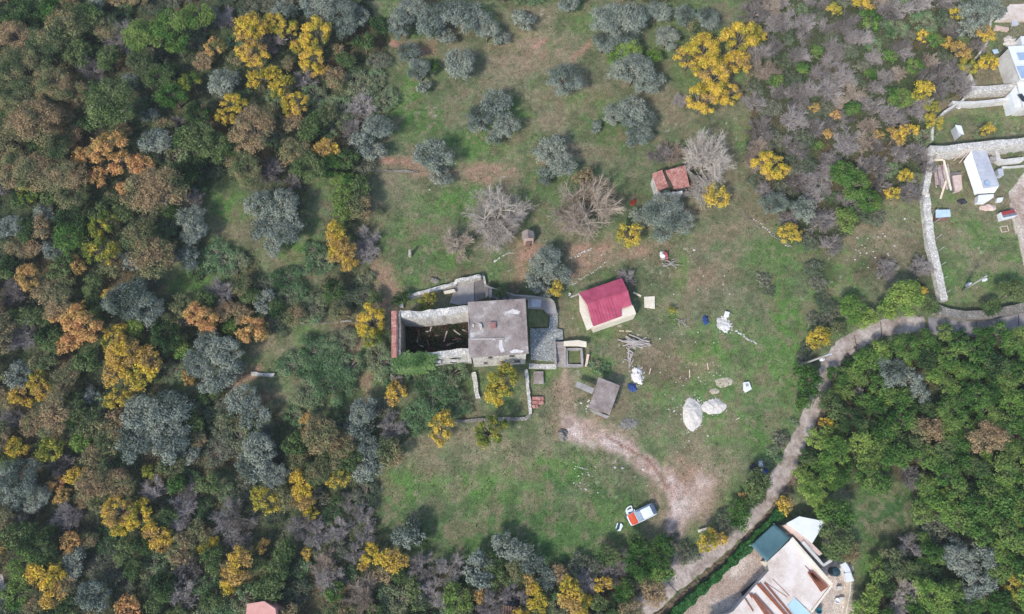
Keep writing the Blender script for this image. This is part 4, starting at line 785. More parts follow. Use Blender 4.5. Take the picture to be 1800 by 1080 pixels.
# ------------------------------------------------------------------ flat-roofed concrete shed
zs = G0(1060, 720); r = thing('shed', 'small grey shed with a tilted flat concrete roof slab', 'shed', Wz(1060,705,zs))
mk('wall', MB().prism(XY([(1055,668),(1086,682),(1070,728),(1040,714)], zs + 2.2), zs - .5, zs + 2.2), M['stoned'], r)
mk('roof', MB().prism(XY([(1052,663),(1090,678),(1072,729),(1036,716)], zs + 2.45), zs + 2.2, zs + 2.45), M['slab'], r, bevel=.03)
mk('eave', MB().prism(XY([(1036,719),(1071,732),(1067,736),(1040,724)], zs + 2.1), zs + 1.95, zs + 2.1), M['conc'], r)
mk('door', MB().box(Wz(1060,733,zs+1.0)[:2] + (zs + 1.0,), (.9, .1, 1.9), rz=-.37), M['woodb'], r)
T('ramp', 'long grey concrete plank leading to the flat-roofed shed', 'ramp', MB().bar(W(1013,675,1.7), W(1043,688,1.9), .85, .14), 'conc')
# heaps --------------------------------------------------------------
def heap(name, label, cat, px, py, rx, ry, hh, m, ang=0, seed=1, n=44, rough=.1, rag=1.0):
    rough = min(rough, hh * .5)
    c = Vector(W(px, py)); rxm = rx * .092; rym = ry * .096; V = []; F = []; rings = 16
    for i in range(rings):
        f = i / (rings - 1)
        for k in range(n):
            a = 2 * math.pi * k / n; wob = 1 + rag * .34 * mnoise.noise(Vector((math.cos(a) * 1.4 + seed, math.sin(a) * 1.4, 0))) + rag * .16 * mnoise.noise(Vector((math.cos(a) * 5 + seed, math.sin(a) * 5, 0)))
            u, v = math.cos(a) * f * rxm * wob, math.sin(a) * f * rym * wob; x = c.x + u * math.cos(ang) - v * math.sin(ang); y = c.y + u * math.sin(ang) + v * math.cos(ang)
            zz = hh * max(0, 1 - f ** 1.6) * (1 + .5 * mnoise.noise(Vector((x * 1.1, y * 1.1, seed + 5)))) + rough * (mnoise.noise(Vector((x * 2.3, y * 2.3, seed))) + .6 * mnoise.noise(Vector((x * 6, y * 6, seed)))) * (f < .97); V.append((x, y, gz(x, y) + zz + (-.15 if f >= 1 else 0)))
    F = [(i * n + k, (i + 1) * n + k, (i + 1) * n + (k + 1) % n, i * n + (k + 1) % n) for i in range(rings - 1) for k in range(n)]
    return mk1(name, label, cat, MB().add(V, F), m, None, smooth=True)
heap('gravel_heap', 'large oval heap of white gravel on the meadow', 'gravel heap', 1217, 728, 16.5, 25, .5, M['gravel'], -.1, 1, rag=.35)
heap('gravel_heap', 'smaller round heap of white gravel right of the large one', 'gravel heap', 1254, 715, 20, 12, .3, M['gravel'], .1, 2, rag=.5)
heap('rubble_heap', 'grey rubble heap by the start of the dirt track', 'rubble heap', 989, 765, 9, 10, .6, M['stoned'], 0, 3, rough=.5)
heap('ash_patch', 'flat dark ash heap on the grass below the flat-roofed shed', 'ash heap', 1104, 745, 15, 9, .15, mat('ash', [srgb(84,82,78), srgb(140,136,130)], 3, fine=.4), 0, 4, rough=.12)
heap('plaster_heap', 'crumpled white plaster heap right of the small olive', 'rubble heap', 1120, 660, 9, 15, .5, mat('plaster', [srgb(196,188,184), srgb(230,226,222)], 3, fine=.3), .2, 5, rough=.5)
heap('sand_heap', 'flat pale sand patch above the gravel heaps', 'sand heap', 1272, 672, 15, 8, .08, M['sandp'], .1, 6, rough=.15)
heap('sand_heap', 'small pale patch of lime just above the gravel heaps', 'sand heap', 1256, 688, 8, 5, .08, M['sandp'], .1, 7, rough=.15)
heap('tarpaulin', 'crumpled bright blue tarpaulin beside the flat-roofed shed', 'tarpaulin', 1111, 681, 8, 6.5, .5, M['blue'], -.4, 8, rough=.35)
heap('tarpaulin', 'dark blue tarpaulin bundle on the open meadow', 'tarpaulin', 1240, 563, 5, 8.5, .5, M['blue'], .05, 9, rough=.3)
heap('tarpaulin', 'blue tarpaulin bundle at the meadow edge by the lane', 'tarpaulin', 1341, 829, 8, 6, .5, M['blue'], .1, 10, rough=.35)
heap('sack', 'grey-blue sack beside the roadside blue tarpaulin', 'sack', 1338, 815, 5, 5, .5, M['greyr'], .3, 11, rough=.25)
heap('junk_pile', 'dark grey junk pile left of the roadside blue tarpaulin', 'junk pile', 1326, 824, 7, 8, .5, M['black'], .3, 12, rough=.4)
heap('canvas_sheet', 'white canvas sheet crumpled on the open meadow', 'canvas', 1272, 570, 11, 15, .22, M['white'], .55, 13, rough=.22)
heap('rubble_heap', 'white and grey boulder pile behind the ruin wall', 'rubble heap', 765, 493, 9, 6, .5, M['stoned'], 0, 14, rough=.5)
heap('junk_pile', 'black junk pile below the white shed', 'junk pile', 1690, 355, 8, 5, .5, M['black'], 0, 15, rough=.4)
heap('rubble_heap', 'pale rubble below the white shed', 'rubble heap', 1738, 366, 15, 6, .25, M['pinkwall'], 0, 16, rough=.3)
heap('rubble_heap', 'white rubble heap beside the far terrace buildings', 'rubble heap', 1775, 75, 14, 12, .5, M['gravel'], 0, 17, rough=.4)
heap('junk_pile', 'black junk pile behind the white annex roof', 'junk pile', 1456, 946, 9, 16, .6, M['black'], .5, 18, rough=.5)

rg = random.Random(77); mb = MB()
for k in range(200):
    cx, cy, a_, b_ = ((1217,728,18,27), (1254,715,22,14), (1120,660,11,17), (1275,572,13,16))[k % 4 if k % 5 else 0]; an = rg.uniform(0, 6.28); f = rg.gauss(.98, .16)
    q = Vector(W(cx + a_ * f * math.cos(an), cy + b_ * f * math.sin(an))); s = rg.uniform(.05, .16); mb.box((q.x, q.y, q.z + s * .3), (s, s * rg.uniform(.6, 1.2), s * .7), rz=rg.uniform(0, 3), rx=rg.uniform(-.4, .4))
mk1('loose_gravel', 'loose white gravel spilled round the heaps', 'gravel', mb, M['gravel'], kind='stuff')
mb = MB()
for k in range(450):
    px = rg.uniform(1000, 1300); py = rg.uniform(440, 860)
    if blobmask(np.array([px]), np.array([py]), DRY + RED)[0] * rg.random() < .3: continue
    q = Vector(W(px, py)); s = rg.uniform(.06, .17); mb.box((q.x, q.y, q.z + s * .25), (s, s * rg.uniform(.6, 1.3), s * .6), rz=rg.uniform(0, 3), rx=rg.uniform(-.4, .4))
mk1('field_pebbles', 'small pale pebbles strewn over the bare soil of the meadow', 'pebbles', mb, M['white'], kind='stuff')
# ------------------------------------------------------------------ small loose things
tb = thing('tabletop', 'white rectangular tank lid with a hole lying on the meadow', 'lid', W(1314,680))
mk('lid', slabpx([(1307,672),(1317,671),(1322,684),(1311,690),(1307,684)], .45, .35), M['whitest'], tb, bevel=.05); mk('cap', slabpx([(1311,675),(1315,675),(1316,679),(1312,680)], .52, .06), M['conc'], tb)
T('white_box', 'small white box at the top of the canvas sheet', 'box', slabpx([(1275,547),(1283,549),(1281,557),(1273,555)], .5, .45), 'whitest')
rg = random.Random(12)
def stone_mb(px, py, s, seed):
    s *= .62; c = Vector(W(px, py)); b = MB(); r_ = random.Random(seed); V = []; n = 7
    for i, (f, z) in enumerate(((.9, -.1), (1.05, .3), (.6, .62))):
        for k in range(n):
            a = 2 * math.pi * k / n; q = s * f * r_.uniform(.75, 1.2); V.append((c.x + q * math.cos(a), c.y + q * math.sin(a) * .8, c.z + s * z * r_.uniform(.8, 1.2)))
    F = [(i * n + k, i * n + (k + 1) % n, (i + 1) * n + (k + 1) % n, (i + 1) * n + k) for i in range(2) for k in range(n)] + [tuple(range(2 * n, 3 * n))]
    return b.add(V, F)
def nth(n): return 'leftmost' if False else '%d%s' % (n, {1: 'st', 2: 'nd', 3: 'rd'}.get(n % 10 if n % 100 not in (11, 12, 13) else 0, 'th'))
rocks = []
for k in range(15): rocks.append((1294 + k * 2.5 + rg.uniform(-1, 1), 582 + k * 1.6 + rg.uniform(-1.5, 1.5), rg.uniform(.18, .34), 'white stone in the line trailing from the canvas sheet'))
for k in range(14): rocks.append((870 + k * 2.6, 459 - (k * 1.6 if k < 9 else 14) + rg.uniform(-1, 1), rg.uniform(.12, .28), 'pale stone in the row left of the stone hut'))
for k in range(22): rocks.append((1002 + k * 1.7 + rg.uniform(-2, 2), 456 - k * .9 + rg.uniform(-2, 2), rg.uniform(.1, .24), 'white stone in the row above the crimson-roofed shed'))
for k in range(26): rocks.append((996 + k * 2.6, 505 - k * 1.5 + rg.uniform(-3, 3), rg.uniform(.08, .2), 'small white stone in the band behind the crimson-roofed shed'))
for k in range(24): rocks.append((1030 + rg.gauss(0, 16), 845 + rg.gauss(0, 14), rg.uniform(.08, .2), 'white stone scattered on the grass left of the dirt track'))
for k in range(8): rocks.append((1012 + k * 3, 820 + k * .8, rg.uniform(.12, .2), 'white stone in the short row left of the dirt track'))
for k in range(28): rocks.append((1535 + rg.gauss(0, 22), 435 + rg.gauss(0, 16), rg.uniform(.1, .24), 'white stone on the dry slope left of the garden wall'))
for k in range(16): rocks.append((630 + rg.gauss(0, 5), 350 + rg.gauss(0, 26), rg.uniform(.08, .18), 'pale stone under the scrub line left of the upper meadow'))
for k in range(16): rocks.append((325 + rg.gauss(0, 12), 560 + rg.gauss(0, 6), rg.uniform(.1, .24), 'white stone between the orange oak and the wide olive'))
for k in range(14): rocks.append((1240 + rg.gauss(0, 26), 668 + rg.gauss(0, 10), rg.uniform(.08, .2), 'white stone above the gravel heaps'))
for k in range(10): rocks.append((1190 + rg.gauss(0, 10), 725 + rg.gauss(0, 8), rg.uniform(.1, .2), 'pale stone left of the gravel heaps'))
for k in range(12): rocks.append((1033 + rg.gauss(0, 4), 712 + rg.gauss(0, 6), rg.uniform(.1, .26), 'white stone left of the flat-roofed shed'))
for k in range(16): rocks.append((1325 + k * 4, 385 + k * 3.2 + rg.uniform(-2, 2), rg.uniform(.1, .25), 'white stone along the tumbled wall above the meadow'))
for a, b, s in ((755,334,.25),(731,335,.16),(985,461,.25),(808,500,.12),(1130,825,.3),(1094,823,.35),(1081,822,.3),(870,460,.3),(1220,440,.3),(1606,345,.3),(1590,385,.3)): rocks.append((a, b, s, 'large single white stone'))
rocks = [q for q in rocks if q[2] > .0]
from collections import defaultdict
grp = defaultdict(list)
for q in rocks: grp[q[3]].append(q)
for w_, L_ in grp.items():
    single = w_.startswith('large single')
    for i, (a, b, s, _w) in enumerate(L_):
        mk1('stone', (w_ + ' ' + where(a, b) + ('', ', upper of two', ', lower of two')[0 if sum(where(q[0], q[1]) == where(a, b) for q in L_) < 2 else 1 if b == min(q[1] for q in L_ if where(q[0], q[1]) == where(a, b)) else 2]) if single else '%s, %s from left' % (w_, nth(sorted(L_).index((a, b, s, _w)) + 1)), 'stone', stone_mb(a, b, s, i * 7 + 1), M['stone'] if s > .3 else M['white'], w_.replace('stone', 'stones', 1) if not single else None)
# grey timber pile
its = []
for k in range(30):
    cx, cy = rg.gauss(1114, 9), rg.gauss(602, 4); an = rg.gauss(.05, .35); L_ = rg.uniform(7, 15); its.append((cx, cy, an, L_, .25 + rg.random() * .4, 'heap'))
for k in range(9):
    cx, cy = rg.gauss(1108, 4), 616 + k * 3; an = rg.choice([.5, 1.5, 1.9]) + rg.uniform(-.2, .2); its.append((cx, cy, an, rg.uniform(5, 10), .2, 'line'))
its.sort(key=lambda q: (q[5], q[0])); seen_ = {}
for cx, cy, an, L_, hh, w_ in its:
    seen_[w_] = seen_.get(w_, 0) + 1
    A = W(cx - L_ * math.cos(an), cy - L_ * math.sin(an), hh); B = W(cx + L_ * math.cos(an), cy + L_ * math.sin(an), hh + rg.uniform(-.15, .15))
    mk1('old_plank', (('grey weathered plank in the tangled heap below the crimson-roofed shed' if w_ == 'heap' else 'grey stick in the strip running down to the small olive') + ', %s from left' % nth(seen_[w_])), 'plank', MB().bar(A, B, rg.uniform(.1, .24), .06), M['wood'], 'planks of the tangled grey heap' if w_ == 'heap' else 'sticks above the small olive')
mk1('stump', 'single pale tree stump on the upper meadow casting a shadow', 'stump', MB().tube([W(721,450), W(721,445,1.0), W(720,440,1.6)], [.3,.24,.2], 9), M['wood'])
# red and white junk heap with branches
heap('junk_pile', 'white crumpled sheet on the junk heap in the upper meadow', 'sheet', 1165, 450, 5, 8, .5, M['whitest'], .3, 21, rough=.3)
heap('junk_pile', 'dark red rug on the junk heap in the upper meadow', 'rug', 1170, 450, 3.5, 9, .8, mat('faded red cloth', [srgb(140,62,70), srgb(170,92,96)], 2, fine=.2), .25, 22, rough=.25)
its = [(1168 + rg.uniform(0, 26), 450 + rg.uniform(0, 18), rg.uniform(-.6, .9), rg.uniform(5, 11)) for k in range(12)]
its.sort()
for n_, (cx, cy, an, L_) in enumerate(its): mk1('branch', 'cut pale branch on the junk heap in the upper meadow, %s from left' % nth(n_ + 1), 'branch', MB().tube([W(cx - L_ * math.cos(an), cy - L_ * math.sin(an), .2), W(cx, cy, .6), W(cx + L_ * math.cos(an), cy + L_ * math.sin(an), .3)], [.06, .05, .03], 5), M['wood'], 'cut branches on the junk heap')
# metal scrap frame beside the meadow bush
for k in range(8):
    an = rg.uniform(0, 3); cx, cy = 1196 + rg.uniform(-8, 10), 565 + rg.uniform(-4, 6); mk1('branch', 'thin grey branch in the brush pile right of the plywood sheet, %s from top' % nth(k + 1), 'branch', MB().tube([W(cx - 6 * math.cos(an), cy - 6 * math.sin(an), .1), W(cx, cy, .4), W(cx + 6 * math.cos(an), cy + 6 * math.sin(an), .1)], [.05, .04, .03], 5), M['wood'], 'brush pile right of the plywood sheet')
# ------------------------------------------------------------------ tiled hut (half collapsed)
zs = G0(1190, 330); r = thing('hut', 'half-collapsed stone hut with red tiled roof under a leafless tree', 'hut', Wz(1190,325,zs))
mk('wall', wallpx([(1150,312),(1160,343),(1200,338)], .4, 2.0, .06, .5, seed=2), M['stone'], r); mk('wall', wallpx([(1150,308),(1200,293),(1230,318)], .4, 2.2, .06, .5, seed=3), M['stoned'], r); mk('wall', wallpx([(1200,340),(1232,333),(1231,320)], .4, 1.4, .12, .5, seed=7), M['stoned'], r)
def tiled(par, pts, zz, nrow, name='roof'):
    ro = mk(name, sheet(MB(), pts, zz, .1), M['tile'], par); b = MB()
    for k in range(nrow):
        f = (k + .5) / nrow; A = [pts[0][i] * (1 - f) + pts[1][i] * f for i in (0, 1)]; B = [pts[3][i] * (1 - f) + pts[2][i] * f for i in (0, 1)]
        b.tube([Wz(*A, zz[0] * (1 - f) + zz[1] * f + .04), Wz(*B, zz[3] * (1 - f) + zz[2] * f + .04)], .1, 6)
    mk('roof_tiles', b, M['tile'], ro); return ro
tiled(r, [(1146,306),(1164,299),(1175,328),(1157,337)], [zs + 2.5, zs + 2.7, zs + 2.3, zs + 2.1], 9)
tiled(r, [(1170,300),(1205,291),(1212,328),(1184,333)], [zs + 2.7, zs + 2.7, zs + 1.9, zs + 1.9], 14)
mk('roof', sheet(MB(), [(1164,299),(1172,300),(1183,331),(1175,328)], [zs + 2.4] * 4, .1), M['soil'], r)
for i, (a, b, c_, d_) in enumerate([((1190,336),(1206,332),.5,'leftmost'),((1200,342),(1222,336),.6,'middle'),((1214,326),(1232,330),.5,'rightmost')]): T('rubble_slab', 'broken grey slab fallen below the tiled hut, %s of three' % d_, 'slab', MB().bar(W(*a, .9), W(*b, .5), .8, .12), 'slab')
# stone hut with a grey gable
zs = G0(928, 420); r = thing('hut', 'tiny pinkish stone hut with a grey pitched roof', 'hut', Wz(928,418,zs)); zb = zs + 1.9
mk('wall', MB().prism(XY([(920,409),(935,407),(938,420),(921,422)], zb), zs - .4, zb), M['pinkwall'], r)
mk('roof', sheet(sheet(MB(), [(917,408),(927,403),(929,419),(918,422)], [zb, zb + .7, zb + .7, zb]), [(927,403),(938,407),(940,419),(929,419)], [zb + .7, zb, zb, zb + .7]), M['slab'], r)
mk('door', MB().box((Wz(928,423,zs + .8)[0], Wz(928,424,zb)[1] - .03, zs + .8), (.7, .1, 1.5)), M['woodb'], r)
# ------------------------------------------------------------------ car
def carpt(): return Vector(W(1128, 905, .6))
cc = carpt(); A = Vector(W(1104.5, 916)); B = Vector(W(1150, 894)); hd = math.atan2(A.y - B.y, A.x - B.x)
car = thing('hatchback_car', 'old white hatchback car with an orange-red bonnet parked on the meadow', 'car', (cc.x, cc.y, gz(cc.x, cc.y) + .02), hd)
car.scale = (1, 1, 1)
cwhite = mat('white car paint', [srgb(214,220,230), srgb(230,234,240)], 1.5, rough=.3, bump=0, fine=.05, spec=.5)
cor = mat('orange car paint', [srgb(186,66,34), srgb(212,92,44)], 1.2, rough=.35, bump=0, fine=.1, spec=.5)
cdark = mat('dark car trim', [srgb(38,42,54), srgb(60,66,84)], 1.5, rough=.5, bump=0)
cgl = mat('car windscreen', [srgb(112,130,146), srgb(150,166,180)], 1.2, rough=.15, bump=0, fine=.1, spec=.6)
tyre = mat('tyre', [srgb(28,28,28), srgb(44,44,44)], 4); rim = mat('wheel rim', [srgb(150,150,152), srgb(176,176,178)], 3, rough=.4, metal=.6, bump=0)
def lp(name, mb, m, par, bevel=0, smooth=False):      # part in the car's own space
    me = bpy.data.meshes.new(name); me.from_pydata(mb.v, [], mb.f); me.materials.append(m)
    if smooth: me.shade_smooth()
    o = bpy.data.objects.new(name, me); C.objects.link(o); o.parent = par
    if bevel: q = o.modifiers.new('bevel', 'BEVEL'); q.width = bevel; q.segments = 3; q.limit_method = 'ANGLE'
    return o
def loft(secs):                                       # sections: x, half width, z0, z1
    b = MB(); V = []
    for x, hw, a, c_ in secs: V += [(x, -hw * .94, a), (x, -hw, (a + c_) * .5), (x, -hw * .93, c_ - .03), (x, -hw * .8, c_), (x, hw * .8, c_), (x, hw * .93, c_ - .03), (x, hw, (a + c_) * .5), (x, hw * .94, a)]
    n = 8; F = [tuple(range(n)), tuple(range(len(V) - n, len(V)))[::-1]]
    for i in range(len(secs) - 1):
        for k in range(n): F.append((i * n + k, (i + 1) * n + k, (i + 1) * n + (k + 1) % n, i * n + (k + 1) % n))
    return b.add(V, F)
body = lp('body', loft([(-1.98,.66,.35,.8),(-1.9,.78,.22,.92),(-1.5,.82,.2,.95),(-.6,.83,.2,.93),(.5,.83,.2,.92),(.85,.82,.2,.9),(1.6,.8,.22,.78),(1.9,.74,.25,.7),(2.0,.62,.35,.6)]), cwhite, car, smooth=False)
cab = lp('cabin', loft([(-1.72,.66,.9,1.0),(-1.42,.66,.9,1.34),(-.3,.66,.9,1.4),(.1,.66,.9,1.36),(.85,.7,.86,.92)]), cdark, car)
lp('roof', loft([(-1.35,.62,1.32,1.37),(-.9,.63,1.36,1.42),(-.3,.63,1.38,1.43),(.12,.62,1.35,1.39)]), cwhite, car)
lp('bonnet', MB().add([(.92,-.74,.925),(.92,.74,.925),(1.5,.73,.85),(1.85,.66,.765),(1.9,0,.775),(1.85,-.66,.765),(1.5,-.73,.85)], [(0,1,2,3,4,5,6)][::-1]).add([(.9,-.74,.88),(.9,.74,.88),(1.86,.66,.72),(1.86,-.66,.72)], [(0,1,2,3)]), cor, car)
lp('windscreen', MB().add([(.16,-.6,1.385),(.16,.6,1.385),(.86,.68,.95),(.86,-.68,.95)], [(0,3,2,1)]), cgl, car)
lp('rear_window', MB().add([(-1.42,-.58,1.375),(-1.42,.58,1.375),(-1.76,.6,1.02),(-1.76,-.6,1.02)], [(0,1,2,3)]), cgl, car)
lp('tailgate', loft([(-1.97,.7,.88,.95),(-1.8,.7,.9,.985),(-1.7,.68,.92,.99)]), mat('blue grey panel paint', [srgb(76,88,120), srgb(100,112,140)], 1, rough=.4, bump=0), car)
for s in (-1, 1):
    for x0, x1 in ((-1.15, -.45), (-.38, .28)):
        lp('side_window', MB().add([(x0, s * .705, 1.0), (x1, s * .705, 1.0), (x1 - .02, s * .675, 1.3), (x0 + .05, s * .675, 1.3)], [(0,1,2,3) if s < 0 else (3,2,1,0)]), cgl, car)
    lp('headlight', MB().box((1.93, s * .52, .62), (.12, .26, .14)), mat('headlamp glass', [srgb(210,214,220), srgb(230,232,236)], 2, rough=.1, bump=0), car, .02)
    lp('tail_light', MB().box((-1.94, s * .62, .72), (.1, .14, .3)), mat('tail lamp', [srgb(140,24,20), srgb(170,34,28)], 2, rough=.2, bump=0), car, .02)
    lp('mirror', MB().box((.72, s * .93, .98), (.14, .2, .13)), cwhite if s < 0 else cdark, car, .03)
    lp('door_seam', MB().box((.55, s * .832, .6), (.02, .01, .6)).box((-.4, s * .834, .6), (.02, .01, .6)), cdark, car)
    for x in (1.25, -1.3):
        wh = lp('wheel', MB(), tyre, car) if False else None
        tb_ = MB().tube([(x, s * .64, .29), (x, s * .84, .29)], .29, 20); wo = lp('wheel', tb_, tyre, car, .03); lp('rim', MB().tube([(x, s * .835, .29), (x, s * .855, .29)], .18, 16), rim, wo)
lp('bumper', MB().box((2.0, 0, .42), (.14, 1.5, .2)), cdark, car, .04); lp('bumper', MB().box((-1.98, 0, .42), (.14, 1.5, .2)), cdark, car, .04); lp('wiper', MB().bar((.84,-.3,.985),(.55,.25,1.165),.02,.02), cdark, car)
# detached door and tailgate on the grass
def framepx(name, label, cat, outer, inner, h_, m, gm_):
    z = G0(*cen(outer)) + h_; o_ = XY(outer, z); i_ = XY(inner, z); n = len(outer); b = MB(); V = [(x, y, zz) for zz in (z - .08, z) for L_ in (o_, i_) for x, y in L_]
    F = []
    for k in range(n):
        k2 = (k + 1) % n; F += [(2*n + k, 2*n + k2, 3*n + k2, 3*n + k), (k, n + k, n + k2, k2), (k, k2, 2*n + k2, 2*n + k), (n + k, 3*n + k, 3*n + k2, n + k2)]
    b.add(V, F); t_ = thing(name, label, cat, (o_[0][0], o_[0][1], z - h_)); mk('frame', b, m, t_); mk('window', MB().prism(i_, z - .06, z - .03), gm_, t_); return t_
dr = framepx('car_door', 'detached white car door lying by the front of the car', 'car door', [(1099,899),(1101,894),(1104,891),(1107,889.5),(1110.5,889),(1112,895),(1102,898.5),(1100.5,898)][::1], [(1102,898),(1103,895),(1105,893),(1107,891.5),(1109.5,891.3),(1110.2,894.5),(1104,897),(1103,897.5)], .35, cwhite, M['soilg'])
mk('panel', slabpx([(1099.5,898.6),(1112.4,894.8),(1114,902),(1102.5,906)], .36, .09), cwhite, dr); mk('handle', slabpx([(1104,901),(1108.5,900.5),(1108.8,902),(1104.5,902.5)], .40, .03), cdark, dr)
tg = thing('loose_hatch', 'detached white tailgate with dark glass lying on the grass left of the car', 'tailgate', W(1088,927))
mk('glass', slabpx([(1084.5,921),(1090.5,921.5),(1088.5,930),(1083.5,933)], .24, .05), mat('dark teal glass', [srgb(46,66,74), srgb(60,82,90)], 1, rough=.3, bump=0), tg)
mk('panel', slabpx([(1090.3,920.5),(1092.5,920.5),(1095,924.5),(1090.5,934),(1085,933.6),(1089,929.5)], .27, .1), cwhite, tg); mk('frame', slabpx([(1085,919.5),(1086.8,919.8),(1083.2,929.5),(1082,928.8)], .27, .08), cwhite, tg)
fr = thing('bench_frame', 'white angular bench frame at the track mouth', 'bench', W(1238,933)); mk('beam', MB().bar(W(1227,934.5,.5), W(1246,928.5,.5), .32, .1), M['cream'], fr); mk('beam', MB().bar(W(1245,928.5,.44), W(1247,937.5,.44), .3, .1), M['cream'], fr)
for i, a in enumerate([(1229,934),(1245,930),(1247,936)]): p_ = Vector(W(*a)); mk('leg', MB().box((p_.x, p_.y, p_.z + .2), (.08, .08, .45)), M['wood'], fr)
# ------------------------------------------------------------------ utility poles
def pole(name, label, bp_, tp_, extras, m):
    b0 = Vector(W(*bp_)); # find height at which the top shows at tp_
    best = min((abs((Vector(Wz(*tp_, b0.z + hh)).xy - b0.xy).length), hh) for hh in np.arange(3, 11, .1)); hh = best[1]; tpv = Vector(Wz(*tp_, b0.z + hh))
    e = thing(name, label, 'pole', b0); mk('shaft', MB().tube([b0 - Vector((0, 0, .3)), tpv], [.17, .11], 10), m, e, smooth=True)
    mk('crossarm', MB().box(tpv - Vector((0, 0, .35)), (.9, .1, .1), rz=1.2), m, e)
    mk('transformer_box', MB().box(b0.lerp(tpv, .88) + Vector((0, -.35, 0)), (.45, .3, .6)), M['whitest'], e, .03); return e, b0, tpv
e1, b0, tpv = pole('utility_pole', 'leaning white concrete pole in the lower right garden', (1692,511), (1735,485), None, M['conc'])
mk1('tank', 'small white tank at the foot of the leaning garden pole', 'tank', MB().lathe(W(1700,503), [(.3,0),(.34,.1),(.34,.7),(.25,.85),(.05,.9)], 16), M['whitest'])
e2, b0, tpv = pole('utility_pole', 'leaning grey pole beside the lane bend', (1405,642), (1450,626), None, M['conc'])
mk('lamp_head', MB().box(tpv + Vector((.5, .15, .05)), (1.0, .16, .08), rz=.25), M['greyr'], e2, .02)
# ------------------------------------------------------------------ gardens at upper right: terrace walls
T('terrace_wall', 'broad pale stone wall behind the white shed', 'wall', wallpx([(1637,262),(1665,261),(1710,256),(1800,248),(1870,243)], 1.1, 2.6, .06, .8, foot=.8), 'stone')
T('terrace_wall', 'thin wall rising left from the broad pale wall to the yellow trees', 'wall', wallpx([(1640,246),(1639,232),(1642,214),(1660,197),(1690,178),(1708,160)], .35, 1.3, .04, .6), 'stone')
T('terrace_wall', 'broad pale wall on the upper terrace below the blue-roofed house', 'wall', wallpx([(1709,156),(1740,155),(1786,152)], 1.0, 1.8, .05, .6), 'stone')
T('terrace_wall', 'short thin wall joining the two upper terraces', 'wall', wallpx([(1712,150),(1706,130)], .4, 1.4, .04), 'stone')
T('terrace_wall', 'narrow white wall on the middle terrace', 'wall', wallpx([(1675,180),(1720,180),(1776,174)], .5, 1.2, .04, .6), 'white')
T('terrace_wall', 'thin pale wall slanting beside the top yellow tree', 'wall', wallpx([(1722,95),(1738,70),(1744,20)], .3, 1.2, .04, .6), 'stone')
mk1('garden_path', 'straight pale stone-topped wall down the garden edge', 'wall', wallpx([(1628,340),(1632,380),(1638,430),(1648,470),(1655,500),(1660,528)], 1.15, .9, .07, .6, foot=.6), M['stone'], bevel=0)
T('retaining_wall', 'pale render retaining wall beside the timber pile', 'wall', wallpx([(1637,270),(1634,300),(1627,338)], .9, 1.4, .06, .6), 'stone')
T('retaining_wall', 'curved stone roadside wall above the lane', 'wall', wallpx([(1645,542),(1668,549),(1700,554),(1735,553),(1770,547),(1802,539),(1870,525)], 1.3, 1.2, .05, .7, foot=.8), 'stoned')
for i, (a, b) in enumerate([((1640,375),(1646,366)),((1645,420),(1653,412)),((1650,441),(1662,432)),((1652,468),(1664,461)),((1655,493),(1668,486)),((1660,517),(1667,512)),((1643,392),(1650,385))]):
    A_ = Vector(W(*a)); mk1('fence_post', 'thin metal fence post on the garden edge, %s from the top' % ORD[[0,2,3,4,5,6,1][i]].replace('leftmost', 'first'), 'fence post', MB().tube([A_, A_ + Vector((0, 0, 1.5))], .035, 6), M['greyr'], 'fence posts along the garden wall')
# white shed
zs = G0(1720, 320); zt = zs + 2.1; r = thing('shed', 'long white shed with a pale grey ridged roof in the upper right garden', 'shed', Wz(1720,310,zs))
mk('wall', MB().prism(XY([(1709,265),(1731,264),(1755,326),(1729,331)], zt), zs - .5, zt - .02), M['whitest'], r)
ro = mk('roof', sheet(MB(), [(1707,263),(1732,262),(1757,327),(1729,331)], [zt + .25, zt, zt, zt + .25], .08), M['greyr'], r)
rb = MB()
for k in range(1, 10):
    f = k / 10; rb.bar(Wz(1707 + 22 * f, 263 + 68 * f, zt + .27), Wz(1732 + 25 * f, 262 + 65 * f, zt + .02), .05, .04)
mk('rib', rb, M['greyr'], ro)
mk('skirt', sheet(MB(), [(1707.5,264.5),(1729,331.5),(1713,341),(1694,284)], [zt + .2, zt + .2, zt - 1.0, zt - 1.0], .06), M['whitest'], r)
mk('skirt', sheet(MB(), [(1729,331.5),(1756,327.5),(1748,339),(1713,341)], [zt + .2, zt, zt - 1.0, zt - 1.03], .06), M['whitest'], r)
mk1('satellite_dish', 'round blue-grey satellite dish on the white shed roof', 'satellite dish', MB().lathe(Wz(1734,324,zt + .2), [(.1,0),(.3,.04),(.46,.14),(.48,.2),(.44,.2),(.28,.1),(.02,.05)], 22), M['panel'], smooth=True)
T('white_box', 'low white lean-to box in front of the white shed', 'box', slabpx([(1720,343),(1747,341),(1747,347),(1735,355),(1719,355)], .9, .9), 'whitest')
T('white_box', 'small white box right of the lean-to', 'box', slabpx([(1753,348),(1764,347),(1762,354),(1752,355)], .5, .5), 'whitest')
for i, (pts, hh, m, lb) in enumerate([([(1740,275),(1753,276),(1753,282),(1741,281)], .9, 'conc', 'grey slab top behind the white shed'), ([(1750,267),(1757,269),(1759,279),(1765,280),(1800,276),(1800,282),(1762,286),(1752,280)], 1.0, 'white', 'white stepped kerb right of the white shed'), ([(1754,297),(1763,296),(1765,308),(1756,308)], 1.0, 'greyr', 'grey box against the right side of the white shed')]):
    T('wall_block', lb, 'slab', slabpx(pts, hh, hh), m)
T('terrace_wall', 'thin pale lower wall right of the white shed', 'wall', wallpx([(1762,294),(1800,291),(1860,288)], .2, .5, .03), 'white')
